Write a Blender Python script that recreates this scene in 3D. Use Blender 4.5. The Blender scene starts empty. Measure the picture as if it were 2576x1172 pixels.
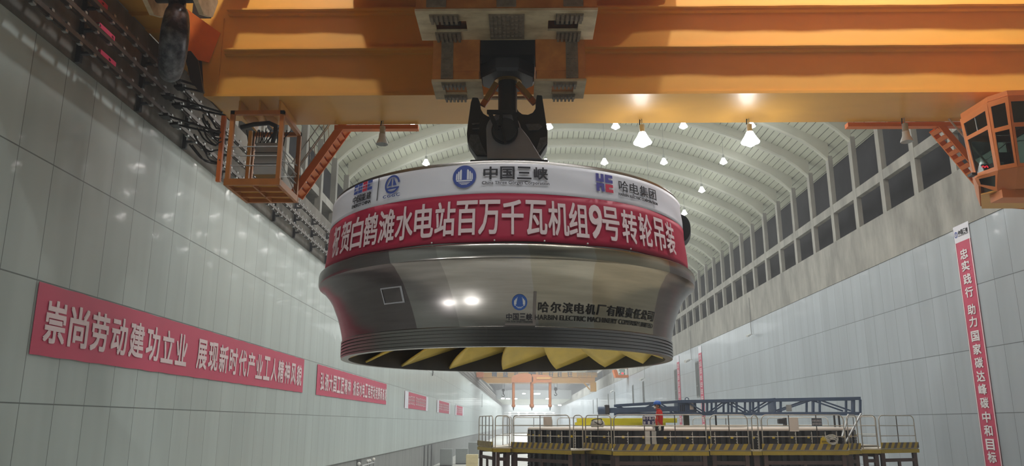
import bpy, bmesh, math, random
from mathutils import Vector, Matrix
random.seed(7)
S = bpy.context.scene
COL = S.collection
ZC = 5.0                       # eye height over the hall floor
F_PX, W_PX, H_PX = 1980.0, 2576.0, 1172.0
# ------------------------------------------------------------------ camera
PSI, PIT = -0.013742, 0.237836
cam_d = bpy.data.cameras.new('camera'); cam = bpy.data.objects.new('camera', cam_d); COL.objects.link(cam)
cam_d.sensor_fit = 'HORIZONTAL'; cam_d.sensor_width = 36.0; cam_d.lens = F_PX / W_PX * 36.0
cam_d.clip_start = 0.1; cam_d.clip_end = 2000
FW = Vector((math.sin(PSI)*math.cos(PIT), math.cos(PSI)*math.cos(PIT), math.sin(PIT)))
RT = Vector((math.cos(PSI), -math.sin(PSI), 0)); UP = RT.cross(FW)
cam.matrix_world = Matrix(((RT.x, UP.x, -FW.x, 0), (RT.y, UP.y, -FW.y, 0), (RT.z, UP.z, -FW.z, ZC), (0, 0, 0, 1)))
S.camera = cam
# ------------------------------------------------------------------ exposure, world
S.view_settings.view_transform = 'Standard'; S.view_settings.look = 'None'
S.view_settings.gamma = 1.0; S.view_settings.use_curve_mapping = False
S.view_settings.exposure = 0.38
S.cycles.max_bounces = 7; S.cycles.diffuse_bounces = 4; S.cycles.glossy_bounces = 3
S.cycles.use_adaptive_sampling = True; S.cycles.adaptive_threshold = 0.07; S.cycles.adaptive_min_samples = 20
S.cycles.transmission_bounces = 4; S.cycles.volume_bounces = 0; S.cycles.transparent_max_bounces = 6
S.cycles.sample_clamp_indirect = 4.0; S.cycles.use_denoising = True
S.cycles.caustics_reflective = False; S.cycles.caustics_refractive = False
wd = bpy.data.worlds.new('world'); S.world = wd; wd.use_nodes = True
wd.node_tree.nodes['Background'].inputs[0].default_value = (0.5, 0.53, 0.55, 1)
wd.node_tree.nodes['Background'].inputs[1].default_value = 0.02
# thin dusty haze in the air of the hall
vo = wd.node_tree.nodes.new('ShaderNodeVolumeScatter'); vo.inputs['Color'].default_value = (0.96, 0.98, 0.98, 1)
vo.inputs['Density'].default_value = 0.0024; vo.inputs['Anisotropy'].default_value = 0.3
wd.node_tree.links.new(vo.outputs[0], wd.node_tree.nodes['World Output'].inputs['Volume'])
try: wd.cycles.homogeneous_volume = True
except Exception: pass
# ------------------------------------------------------------------ lamp grid of the hall (meshes are built further down)
LAMP_X = [-7.0, -2.65, 1.7, 5.95, 10.25, 14.55]
LAMP_ROW0, LAMP_PITCH, LAMP_Z = 47.2, 7.12, 18.6
LAMP_W = 330.0
lamp_spot = bpy.data.lights.new('lamp_bulb_light', 'SPOT')
lamp_spot.energy = LAMP_W; lamp_spot.spot_size = math.radians(138); lamp_spot.spot_blend = 0.55
lamp_spot.shadow_soft_size = 0.22; lamp_spot.color = (1.0, 1.0, 0.985)
lamp_up = bpy.data.lights.new('lamp_glass_light', 'POINT'); lamp_up.energy = 75; lamp_up.shadow_soft_size = 0.3; lamp_up.color = (1.0, 1.0, 0.985)
def hall_light(name, x, y, z, data=None, parent=None):
    o = bpy.data.objects.new(name, data or lamp_spot); COL.objects.link(o)
    o.location = (x, y, z + ZC)
    return o
crane_spot = lamp_spot.copy(); crane_spot.energy = LAMP_W*6.0
for k in range(-7, 13):
    for x in LAMP_X:
        hall_light('lamp_bulb_light', x, LAMP_ROW0 + k*LAMP_PITCH, LAMP_Z - 0.45, crane_spot if k == -4 else None)
        hall_light('lamp_glass_light', x, LAMP_ROW0 + k*LAMP_PITCH, LAMP_Z - 0.45, lamp_up)
far_light = bpy.data.lights.new('far_hall_light', 'AREA'); far_light.shape = 'RECTANGLE'
far_light.size = 24; far_light.size_y = 18; far_light.energy = 8000; far_light.color = (0.96, 1.0, 1.0)
far_mid = far_light.copy(); far_mid.energy = 5200
for yy in (150, 168, 214, 232): hall_light('far_hall_light', 4.4, yy, 17.5, far_mid)
for yy in range(255, 430, 28): hall_light('far_hall_light', 4.4, yy, 15.5 if yy < 325 else 9.6, far_light)
flood = bpy.data.lights.new('floodlight_beam', 'SPOT'); flood.energy = 65; flood.spot_size = math.radians(95); flood.spot_blend = 0.7; flood.shadow_soft_size = 0.12; flood.color = (1.0, 1.0, 0.97)
FLOODS = [(-9.0, 5.2, -3.3), (-5.2, 4.6, -3.3)]           # work floodlights on low stands on the floor, mirrored in the runner
for q in FLOODS:
    o = hall_light('floodlight_beam', q[0], q[1]+0.25, q[2], flood)
    o.rotation_euler = (Vector((0.3, 18.9, 3.0))-Vector((q[0], q[1]+0.25, q[2]))).to_track_quat('-Z', 'Y').to_euler()
# ------------------------------------------------------------------ helpers
def ray(px, py):
    return RT*((px-W_PX/2)/F_PX) - UP*((py-H_PX/2)/F_PX) + FW
def atX(px, py, x): d = ray(px, py); return d*(x/d.x)
def atY(px, py, y): d = ray(px, py); return d*(y/d.y)
def atZ(px, py, z): d = ray(px, py); return d*(z/d.z)
def lin(c): return c/12.92 if c <= 0.04045 else ((c+0.055)/1.055)**2.4
def rgb(r, g, b): return (lin(r/255), lin(g/255), lin(b/255), 1)
MATS = {}
def mat(name, col, rough=0.6, metal=0.0, var=0.0, vscale=1.0, stretch=(1, 1, 1), bump=0.0, col2=None, emit=None, coat=0.0, vlo=0.35, vhi=0.7, aniso=0.0, spec=None):
    m = bpy.data.materials.new(name); m.use_nodes = True; MATS[name] = m
    nt = m.node_tree; b = nt.nodes['Principled BSDF']
    b.inputs['Base Color'].default_value = col; b.inputs['Roughness'].default_value = rough; b.inputs['Metallic'].default_value = metal
    if coat: b.inputs['Coat Weight'].default_value = coat; b.inputs['Coat Roughness'].default_value = 0.12
    if aniso: b.inputs['Anisotropic'].default_value = aniso
    if spec is not None: b.inputs['Specular IOR Level'].default_value = spec
    if aniso:
        tg = nt.nodes.new('ShaderNodeTangent'); tg.direction_type = 'RADIAL'; tg.axis = 'Z'; nt.links.new(tg.outputs[0], b.inputs['Tangent'])
    if emit: b.inputs['Emission Color'].default_value = col; b.inputs['Emission Strength'].default_value = emit
    if var or bump:
        tc = nt.nodes.new('ShaderNodeTexCoord'); mp = nt.nodes.new('ShaderNodeMapping'); mp.inputs['Scale'].default_value = stretch
        nz = nt.nodes.new('ShaderNodeTexNoise'); nz.inputs['Scale'].default_value = vscale; nz.inputs['Detail'].default_value = 8; nz.inputs['Roughness'].default_value = 0.62
        nt.links.new(tc.outputs['Object'], mp.inputs[0]); nt.links.new(mp.outputs[0], nz.inputs['Vector'])
        if var:
            rp = nt.nodes.new('ShaderNodeValToRGB'); rp.color_ramp.elements[0].position = vlo; rp.color_ramp.elements[1].position = vhi
            c2 = col2 or tuple(v*(1-var) for v in col[:3]) + (1,)
            rp.color_ramp.elements[0].color = c2; rp.color_ramp.elements[1].color = col
            nt.links.new(nz.outputs[0], rp.inputs[0]); nt.links.new(rp.outputs[0], b.inputs['Base Color'])
        if bump:
            bp = nt.nodes.new('ShaderNodeBump'); bp.inputs['Strength'].default_value = bump; bp.inputs['Distance'].default_value = 0.05
            nt.links.new(nz.outputs[0], bp.inputs['Height']); nt.links.new(bp.outputs[0], b.inputs['Normal'])
    return m

class MB:
    """collects shapes in camera-relative metres (z up from eye height) into one mesh"""
    def __init__(s): s.bm = bmesh.new(); s.uv = None
    def face(s, pts):
        return s.bm.faces.new([s.bm.verts.new(p) for p in pts])
    def hexa(s, p):           # 8 points: bottom 4 ccw, top 4 ccw
        v = [s.bm.verts.new(q) for q in p]
        for f in ((3, 2, 1, 0), (4, 5, 6, 7), (0, 1, 5, 4), (1, 2, 6, 5), (2, 3, 7, 6), (3, 0, 4, 7)):
            s.bm.faces.new([v[i] for i in f])
        return s
    def box(s, x0, x1, y0, y1, z0, z1):
        return s.hexa([(x0, y0, z0), (x1, y0, z0), (x1, y1, z0), (x0, y1, z0), (x0, y0, z1), (x1, y0, z1), (x1, y1, z1), (x0, y1, z1)])
    def bar(s, a, b, w, h=None, up=(0, 0, 1)):
        a, b = Vector(a), Vector(b); h = h or w; d = (b-a).normalized(); u = Vector(up)
        if abs(d.dot(u)) > 0.98: u = Vector((0, 1, 0))
        r = d.cross(u).normalized()*(w/2); t = r.cross(d).normalized()*(h/2)
        return s.hexa([a-r-t, a+r-t, b+r-t, b-r-t, a-r+t, a+r+t, b+r+t, b-r+t])
    def tube(s, path, r, n=8, caps=True, closed=False):
        P = [Vector(p) for p in path]; rings = []; N = len(P); prev = None
        for i, p in enumerate(P):
            if closed: d = (P[(i+1) % N]-P[i-1])
            else: d = (P[min(i+1, N-1)]-P[max(i-1, 0)])
            d = d.normalized() if d.length > 1e-9 else Vector((0, 0, 1))
            if prev is None:
                u = Vector((0, 0, 1)) if abs(d.z) < 0.9 else Vector((1, 0, 0))
                e1 = d.cross(u).normalized()
            else:
                e1 = prev - d*prev.dot(d)
                e1 = e1.normalized() if e1.length > 1e-6 else d.orthogonal().normalized()
            prev = e1; e2 = d.cross(e1)
            rr = r[i] if isinstance(r, (list, tuple)) else r
            rings.append([s.bm.verts.new(p + (e1*math.cos(2*math.pi*k/n) + e2*math.sin(2*math.pi*k/n))*rr) for k in range(n)])
        M = N if closed else N-1
        for i in range(M):
            A, B = rings[i], rings[(i+1) % N]
            for k in range(n): s.bm.faces.new([A[k], A[(k+1) % n], B[(k+1) % n], B[k]])
        if caps and not closed:
            s.bm.faces.new(rings[0][::-1]); s.bm.faces.new(rings[-1])
        return s
    def lathe(s, prof, c, n=48, a0=0.0, a1=2*math.pi, cap0=False, cap1=False):
        full = abs(a1-a0-2*math.pi) < 1e-6; m = n if full else n+1; rings = []
        for (r, z) in prof:
            rings.append([s.bm.verts.new((c[0]+r*math.sin(a0+(a1-a0)*k/n), c[1]-r*math.cos(a0+(a1-a0)*k/n), c[2]+z)) for k in range(m)])
        for A, B in zip(rings, rings[1:]):
            for k in range(m if full else n): s.bm.faces.new([A[k], A[(k+1) % m], B[(k+1) % m], B[k]])
        if cap0: s.bm.faces.new(rings[0][::-1])
        if cap1: s.bm.faces.new(rings[-1])
        return s
    def prism(s, poly, off):  # poly: 3d points, extruded by vector off
        o = Vector(off); A = [s.bm.verts.new(p) for p in poly]; B = [s.bm.verts.new(Vector(p)+o) for p in poly]; n = len(A)
        s.bm.faces.new(A[::-1]); s.bm.faces.new(B)
        for k in range(n): s.bm.faces.new([A[k], A[(k+1) % n], B[(k+1) % n], B[k]])
        return s
    def ball(s, c, r, n=12, sz=1.0):
        return s.lathe([(r*math.sin(math.pi*k/8)+1e-4, -r*sz*math.cos(math.pi*k/8)) for k in range(9)], c, n)
    def build(s, name, m, parent=None, smooth=False, bevel=0.0, local=False, keep=False):
        bmesh.ops.recalc_face_normals(s.bm, faces=s.bm.faces)
        me = bpy.data.meshes.new(name); s.bm.to_mesh(me)
        if not keep: s.bm.free()
        root = parent
        while root is not None and root.parent is not None: root = root.parent
        if not local:
            if root is not None and 'base' in root.keys():
                bx = root['base']; M = (Matrix.Translation((bx[0], bx[1], bx[2])) @ Matrix.Rotation(bx[3], 4, 'Z')).inverted()
                me.transform(M)
            elif root is None or root.location.length < 1e-9:
                me.transform(Matrix.Translation((0, 0, ZC)))
        o = bpy.data.objects.new(name, me); COL.objects.link(o)
        me.materials.append(MATS[m] if isinstance(m, str) else m)
        if parent: o.parent = parent
        if smooth:
            for p in me.polygons: p.use_smooth = True
            if smooth != 'all':
                try: me.set_sharp_from_angle(angle=math.radians(35))
                except Exception: pass
        if bevel:
            bv = o.modifiers.new('bevel', 'BEVEL'); bv.width = bevel; bv.segments = 2; bv.limit_method = 'ANGLE'
        return o
def tag(o, label=None, cat=None, group=None, kind=None):
    if label: o['label'] = label
    if cat: o['category'] = cat
    if group: o['group'] = group
    if kind: o['kind'] = kind
    return o
def thing(name, label, cat, loc=(0, 0, 0), rz=0.0, group=None):   # loc in camera-relative metres
    o = bpy.data.objects.new(name, None); COL.objects.link(o); o.empty_display_size = 0.2
    o.location = (loc[0], loc[1], loc[2]+ZC); o.rotation_euler = (0, 0, rz)
    o['base'] = (loc[0], loc[1], loc[2], rz)
    return tag(o, label, cat, group)
def dup(root, loc, rz=None, label=None, group=None):
    r = root.copy(); COL.objects.link(r); r.location = (loc[0], loc[1], loc[2]+ZC)
    if rz is not None: r.rotation_euler = (0, 0, rz)
    if label: r['label'] = label
    if group: r['group'] = group
    for ch in list(root.children):
        c = ch.copy(); COL.objects.link(c); c.parent = r
        for g in list(ch.children):
            d = g.copy(); COL.objects.link(d); d.parent = c
    return r
def structure(o): o['kind'] = 'structure'; return o
# ---- lettering: font outlines turned into flat mesh, fitted to a w x h box centred on 0,0
_font = {}
def text_bm(s, w, h, bold=0.0, dx=None):
    key = (s, dx)
    if key not in _font:
        c = bpy.data.curves.new('t', 'FONT'); c.body = s; c.size = 1.0; c.align_x = 'CENTER'; c.resolution_u = 3
        c.space_character = dx or 1.0
        o = bpy.data.objects.new('t', c); COL.objects.link(o)
        dg = bpy.context.evaluated_depsgraph_get(); dg.update()
        me = bpy.data.meshes.new_from_object(o.evaluated_get(dg))
        bpy.data.objects.remove(o); bpy.data.curves.remove(c)
        _font[key] = ([tuple(v.co[:2]) for v in me.vertices], [tuple(f.vertices) for f in me.polygons]); bpy.data.meshes.remove(me)
    V, Fc = _font[key]
    bm = bmesh.new(); d = bold*0.8
    if not V: return bm
    x0, x1, y0, y1 = min(v[0] for v in V)-d, max(v[0] for v in V)+d, min(v[1] for v in V)-d, max(v[1] for v in V)+d
    for li, (ox, oy) in enumerate(((0, 0),) if d == 0 else ((d, d), (-d, d), (d, -d), (-d, -d), (0, 0))):   # heavier stroke: the outline laid down several times
        vs = [bm.verts.new(((v[0]+ox-(x0+x1)/2)/(x1-x0)*w, (v[1]+oy-(y0+y1)/2)/(y1-y0)*h, li*0.002)) for v in V]
        for f in Fc: bm.faces.new([vs[i] for i in f])
    return bm
def slice_bm(bm, step):
    xs = [v.co.x for v in bm.verts]; x = min(xs)+step
    while x < max(xs):
        bmesh.ops.bisect_plane(bm, geom=bm.verts[:]+bm.edges[:]+bm.faces[:], plane_co=(x, 0, 0), plane_no=(1, 0, 0)); x += step
def add_flat(mb, bm, fn, u0=0.0, v0=0.0, step=None):
    """map a flat bmesh (u,v) into mb through fn(u,v)->point"""
    if step: slice_bm(bm, step)
    idx = {}
    for v in bm.verts: idx[v] = mb.bm.verts.new(fn(v.co.x+u0, v.co.y+v0, v.co.z))
    for f in bm.faces:
        try: mb.bm.faces.new([idx[v] for v in f.verts])
        except ValueError: pass
    bm.free()
def poly_bm(polys):
    bm = bmesh.new()
    for P in polys: bm.faces.new([bm.verts.new((p[0], p[1], 0)) for p in P])
    return bm
def ring_poly(cx, cy, ro, ri, a0, a1, n=40):
    out = []
    for k in range(n):
        t0 = a0+(a1-a0)*k/n; t1 = a0+(a1-a0)*(k+1)/n
        out.append([(cx+ro*math.cos(t0), cy+ro*math.sin(t0)), (cx+ro*math.cos(t1), cy+ro*math.sin(t1)), (cx+ri*math.cos(t1), cy+ri*math.sin(t1)), (cx+ri*math.cos(t0), cy+ri*math.sin(t0))])
    return out
def disc_poly(cx, cy, r, n=40): return [[(cx+r*math.cos(2*math.pi*k/n), cy+r*math.sin(2*math.pi*k/n)) for k in range(n)]]
# ------------------------------------------------------------------ materials
mat('concrete', rgb(174, 173, 166), 0.85, var=0.45, vscale=0.9, stretch=(1, 1, 0.35), bump=0.3)
mat('dark_concrete', rgb(96, 96, 98), 0.9, var=0.5, vscale=0.6, stretch=(1, 1, 0.5), bump=0.5)
mat('base_concrete', rgb(146, 149, 148), 0.6, var=0.3, vscale=1.2, stretch=(1, 1, 0.15))
mat('shotcrete', rgb(56, 56, 61), 0.95, var=0.5, vscale=0.5, bump=0.6)
mat('white_rib', rgb(196, 199, 186), 0.7, var=0.10, vscale=0.7)
mat('floor_paint', rgb(205, 205, 198), 0.5, var=0.25, vscale=0.4)
mat('unseen_crane_brown', rgb(150, 84, 44), 0.5)  # unseen crane parts only; brown chosen to dim the light bounced between girders
mat('concrete_stained', rgb(136, 131, 124), 0.85, var=0.55, vscale=0.8, stretch=(1, 1, 0.25), bump=0.3)
mat('yellow', rgb(216, 160, 66), 0.45, var=0.10, vscale=1.3, stretch=(0.4, 1, 1), coat=0.15)
mat('orange', rgb(222, 116, 38), 0.5, var=0.2, vscale=1.5)
mat('block_tan', rgb(234, 216, 178), 0.65, var=0.45, vscale=2.2, stretch=(0.5, 1, 1), col2=rgb(186, 162, 120), vlo=0.3, vhi=0.6)
mat('rope_comb', rgb(158, 142, 120), 0.6, var=0.4, vscale=6)
mat('black_paint', rgb(34, 34, 38), 0.4, var=0.3, vscale=2)
mat('black_hook', rgb(32, 31, 33), 0.45, var=0.25, vscale=3, coat=0.2)
mat('worn_edge', rgb(120, 120, 122), 0.5, var=0.5, vscale=9)
mat('dark_grey', rgb(66, 68, 74), 0.5, var=0.3, vscale=2)
mat('grey_plate', rgb(188, 188, 196), 0.45, var=0.15, vscale=2)
mat('steel', rgb(158, 154, 152), 0.24, metal=0.95, var=0.22, vscale=1.2, stretch=(0.6, 0.6, 9), aniso=0.75)
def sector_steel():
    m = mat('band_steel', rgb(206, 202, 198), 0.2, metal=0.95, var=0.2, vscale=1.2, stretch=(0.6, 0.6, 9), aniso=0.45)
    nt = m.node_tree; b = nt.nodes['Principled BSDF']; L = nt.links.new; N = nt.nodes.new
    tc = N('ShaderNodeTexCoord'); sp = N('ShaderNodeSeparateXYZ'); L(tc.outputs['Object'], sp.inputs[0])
    # ground sectors differ in finish; reflected darks and yellows painted into their tone; edges curve
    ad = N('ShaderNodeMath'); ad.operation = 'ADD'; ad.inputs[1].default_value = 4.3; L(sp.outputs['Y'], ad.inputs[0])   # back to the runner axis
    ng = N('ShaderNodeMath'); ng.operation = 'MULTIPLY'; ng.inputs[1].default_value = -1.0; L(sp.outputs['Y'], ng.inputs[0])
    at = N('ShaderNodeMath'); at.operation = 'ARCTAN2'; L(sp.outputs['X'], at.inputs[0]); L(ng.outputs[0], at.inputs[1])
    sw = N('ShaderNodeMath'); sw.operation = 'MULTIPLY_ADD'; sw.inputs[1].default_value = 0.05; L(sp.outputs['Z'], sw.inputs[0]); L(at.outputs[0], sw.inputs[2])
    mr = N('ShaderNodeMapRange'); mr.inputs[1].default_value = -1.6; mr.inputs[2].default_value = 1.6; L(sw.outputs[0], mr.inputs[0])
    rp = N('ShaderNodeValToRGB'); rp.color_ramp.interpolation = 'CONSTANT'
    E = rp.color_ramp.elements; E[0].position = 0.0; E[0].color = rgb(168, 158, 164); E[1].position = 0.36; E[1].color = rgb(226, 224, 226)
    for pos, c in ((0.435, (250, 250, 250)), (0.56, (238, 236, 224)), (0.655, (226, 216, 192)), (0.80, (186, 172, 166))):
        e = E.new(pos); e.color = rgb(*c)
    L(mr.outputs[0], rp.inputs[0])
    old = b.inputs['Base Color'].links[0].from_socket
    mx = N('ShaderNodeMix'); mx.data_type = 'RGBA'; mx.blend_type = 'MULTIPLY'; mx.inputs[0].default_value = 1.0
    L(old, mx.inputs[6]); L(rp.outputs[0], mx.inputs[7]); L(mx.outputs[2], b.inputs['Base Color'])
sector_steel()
mat('steel_bright', rgb(172, 170, 168), 0.25, metal=0.95, var=0.15, vscale=2, stretch=(6, 6, 0.5))
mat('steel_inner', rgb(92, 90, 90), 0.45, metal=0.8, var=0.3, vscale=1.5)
mat('blade', rgb(248, 216, 106), 0.38, metal=0.05, var=0.2, vscale=1.3, col2=rgb(222, 196, 108))
mat('brass', rgb(176, 138, 70), 0.4, metal=0.6)
mat('galvanised', rgb(170, 172, 172), 0.4, metal=0.5, var=0.2, vscale=4)
mat('rail_metal', rgb(92, 82, 76), 0.5, metal=0.5, var=0.3, vscale=4)
mat('rail_steel', rgb(196, 190, 180), 0.35, metal=0.4, var=0.2, vscale=6)
mat('cable', rgb(28, 28, 30), 0.5)
mat('cabinet', rgb(150, 156, 156), 0.5, var=0.06, vscale=3)
mat('cream', rgb(222, 208, 164), 0.6, var=0.1, vscale=3)
mat('white_paint', rgb(222, 222, 218), 0.5)
mat('blue_steel', rgb(72, 92, 122), 0.45, var=0.2, vscale=4)
mat('olive', rgb(112, 110, 92), 0.6)
mat('box_yellow', rgb(214, 204, 34), 0.5, var=0.1, vscale=3)
mat('bag', rgb(206, 204, 196), 0.8, var=0.15, vscale=8, bump=0.4)
mat('rotor_black', rgb(44, 43, 47), 0.45, var=0.25, vscale=3)
mat('rotor_plate', rgb(70, 70, 78), 0.4, var=0.2, vscale=3)
mat('scaffold', rgb(94, 78, 76), 0.65, var=0.35, vscale=3)
mat('deck', rgb(214, 208, 194), 0.7, var=0.2, vscale=3)
mat('mustard', rgb(178, 156, 58), 0.55, var=0.15, vscale=4)
mat('tag_yellow', rgb(226, 196, 40), 0.5)
mat('sign_indigo', rgb(54, 50, 96), 0.5)
mat('sign_dark', rgb(70, 74, 84), 0.5)
mat('board', rgb(218, 208, 198), 0.6)
mat('white_ink', rgb(232, 228, 230), 0.6)
mat('pink_ink', rgb(226, 206, 210), 0.6)
mat('banner_red', rgb(176, 26, 66), 0.55, var=0.08, vscale=0.8)
mat('banner_pink', rgb(196, 62, 96), 0.5, var=0.06, vscale=0.8)
mat('banner_white', rgb(222, 222, 232), 0.5)
mat('ink', rgb(38, 36, 46), 0.6)
mat('logo_blue', rgb(62, 82, 158), 0.6)
mat('logo_violet', rgb(76, 72, 150), 0.6)
mat('logo_red', rgb(196, 40, 74), 0.6)
mat('paint_black', rgb(30, 28, 28), 0.5)
mat('decal_blue', rgb(52, 92, 166), 0.4)
mat('tape', rgb(120, 112, 108), 0.6)
mat('lamp_shell', rgb(190, 194, 192), 0.3, metal=0.6)
mat('lamp_glow', (1.0, 0.98, 0.94, 1), 0.5, emit=60.0)
mat('lamp_glow_soft', (1.0, 1.0, 0.98, 1), 0.5, emit=7.0)
mat('frosted', rgb(214, 218, 216), 0.25)
mat('block_orange', rgb(232, 158, 82), 0.5, var=0.25, vscale=1.6, col2=rgb(196, 122, 60))
mat('cab_orange', rgb(204, 122, 62), 0.45, var=0.12, vscale=2)
mat('cage_orange', rgb(188, 118, 48), 0.5, var=0.25, vscale=2)
mat('hook_dark', rgb(126, 126, 130), 0.35, metal=0.4, var=0.55, vscale=3.2, col2=rgb(44, 45, 52), vlo=0.45, vhi=0.7)
mat('shirt_red', rgb(222, 44, 38), 0.7, var=0.15, vscale=8)
mat('trousers', rgb(40, 40, 48), 0.8)
mat('skin', rgb(196, 140, 112), 0.6)
mat('helmet_blue', rgb(52, 106, 196), 0.3)
mat('hair', rgb(24, 22, 22), 0.7)
mat('white_cloth', rgb(236, 232, 224), 0.8)
mat('shoe', rgb(28, 26, 26), 0.5)
mat('slot_dark', rgb(62, 66, 66), 0.5)
mat('slot_frame', rgb(126, 130, 128), 0.5)
mat('red_glow', (1.0, 0.03, 0.05, 1), 0.5, emit=1.6)
mat('seat_dark', rgb(60, 48, 46), 0.7)
def glass(name, col, rough=0.02, tint=0.35):
    m = bpy.data.materials.new(name); m.use_nodes = True; MATS[name] = m; nt = m.node_tree
    for n in list(nt.nodes): nt.nodes.remove(n)
    out = nt.nodes.new('ShaderNodeOutputMaterial'); mx = nt.nodes.new('ShaderNodeMixShader'); tr = nt.nodes.new('ShaderNodeBsdfTransparent'); gl = nt.nodes.new('ShaderNodeBsdfGlossy'); fr = nt.nodes.new('ShaderNodeFresnel')
    tr.inputs[0].default_value = col; gl.inputs['Roughness'].default_value = rough; fr.inputs[0].default_value = 1.12
    nt.links.new(fr.outputs[0], mx.inputs[0]); nt.links.new(tr.outputs[0], mx.inputs[1]); nt.links.new(gl.outputs[0], mx.inputs[2]); nt.links.new(mx.outputs[0], out.inputs[0])
glass('cab_glass', (0.62, 0.70, 0.68, 1)); glass('lamp_glass', (0.9, 0.92, 0.9, 1))

def panel_wall(name, base, pitch_y, off_y):
    """glossy enamel wall panels: dark joints every pitch_y along the wall and every 2.73 m up it"""
    m = bpy.data.materials.new(name); m.use_nodes = True; MATS[name] = m; nt = m.node_tree; b = nt.nodes['Principled BSDF']
    L = nt.links.new; N = nt.nodes.new
    tc = N('ShaderNodeTexCoord'); sp = N('ShaderNodeSeparateXYZ'); L(tc.outputs['Object'], sp.inputs[0])
    def math_(op, a, bv=None, c=None):
        n = N('ShaderNodeMath'); n.operation = op
        for i, v in enumerate((a, bv, c)):
            if v is None: continue
            if isinstance(v, (int, float)): n.inputs[i].default_value = v
            else: L(v, n.inputs[i])
        return n.outputs[0]
    def joint(co, off, pitch, hw):
        f = math_('MODULO', math_('ADD', co, off), pitch)
        d = math_('MINIMUM', f, math_('SUBTRACT', pitch, f))
        return math_('LESS_THAN', d, hw)
    jz = joint(sp.outputs['Z'], -(0.44+ZC)+2.73*10, 2.73, 0.016)
    jy = joint(sp.outputs['Y'], off_y+pitch_y*60, pitch_y, 0.011)
    j = math_('MAXIMUM', jz, jy)
    # per panel value
    cb = N('ShaderNodeCombineXYZ'); L(math_('FLOOR', math_('DIVIDE', math_('ADD', sp.outputs['Y'], off_y+pitch_y*60), pitch_y)), cb.inputs[0]); L(math_('FLOOR', math_('DIVIDE', math_('ADD', sp.outputs['Z'], -(0.44+ZC)+27.3), 2.73)), cb.inputs[1])
    wn = N('ShaderNodeTexWhiteNoise'); wn.noise_dimensions = '2D'; L(cb.outputs[0], wn.inputs['Vector'])
    mp = N('ShaderNodeMapping'); mp.inputs['Scale'].default_value = (1, 0.8, 0.06); L(tc.outputs['Object'], mp.inputs[0])
    nz = N('ShaderNodeTexNoise'); nz.inputs['Scale'].default_value = 1.4; nz.inputs['Detail'].default_value = 7; L(mp.outputs[0], nz.inputs['Vector'])
    rp = N('ShaderNodeValToRGB'); rp.color_ramp.elements[0].position = 0.3; rp.color_ramp.elements[1].position = 0.62
    rp.color_ramp.elements[0].color = tuple(v*0.86 for v in base[:3])+(1,); rp.color_ramp.elements[1].color = base
    L(nz.outputs[0], rp.inputs[0])
    mul = N('ShaderNodeMix'); mul.data_type = 'RGBA'; mul.blend_type = 'MULTIPLY'; mul.inputs[0].default_value = 1.0
    pv = N('ShaderNodeMapRange'); pv.inputs[3].default_value = 0.94; pv.inputs[4].default_value = 1.04; L(wn.outputs['Value'], pv.inputs[0])
    L(rp.outputs[0], mul.inputs[6]); L(pv.outputs[0], mul.inputs[7])
    mx = N('ShaderNodeMix'); mx.data_type = 'RGBA'; L(j, mx.inputs[0]); L(mul.outputs[2], mx.inputs[6]); mx.inputs[7].default_value = tuple(v*0.3 for v in base[:3])+(1,)
    L(mx.outputs[2], b.inputs['Base Color'])
    b.inputs['Roughness'].default_value = 0.38; b.inputs['Coat Weight'].default_value = 0.08; b.inputs['Coat Roughness'].default_value = 0.05; b.inputs['Specular IOR Level'].default_value = 0.3
    # sheet metal is never quite flat: slow waviness plus a small lean of each panel
    nb = N('ShaderNodeTexNoise'); nb.inputs['Scale'].default_value = 0.9; nb.inputs['Detail'].default_value = 2; L(tc.outputs['Object'], nb.inputs['Vector'])
    bp = N('ShaderNodeBump'); bp.inputs['Strength'].default_value = 0.25; bp.inputs['Distance'].default_value = 0.03; L(nb.outputs[0], bp.inputs['Height']); L(bp.outputs[0], b.inputs['Normal'])
    L(bp.outputs[0], b.inputs['Coat Normal'])
    return m
panel_wall('panel_left', rgb(176, 187, 184), 1.30, -0.53)
panel_wall('panel_right', rgb(166, 175, 182), 1.30, -0.34)

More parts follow.
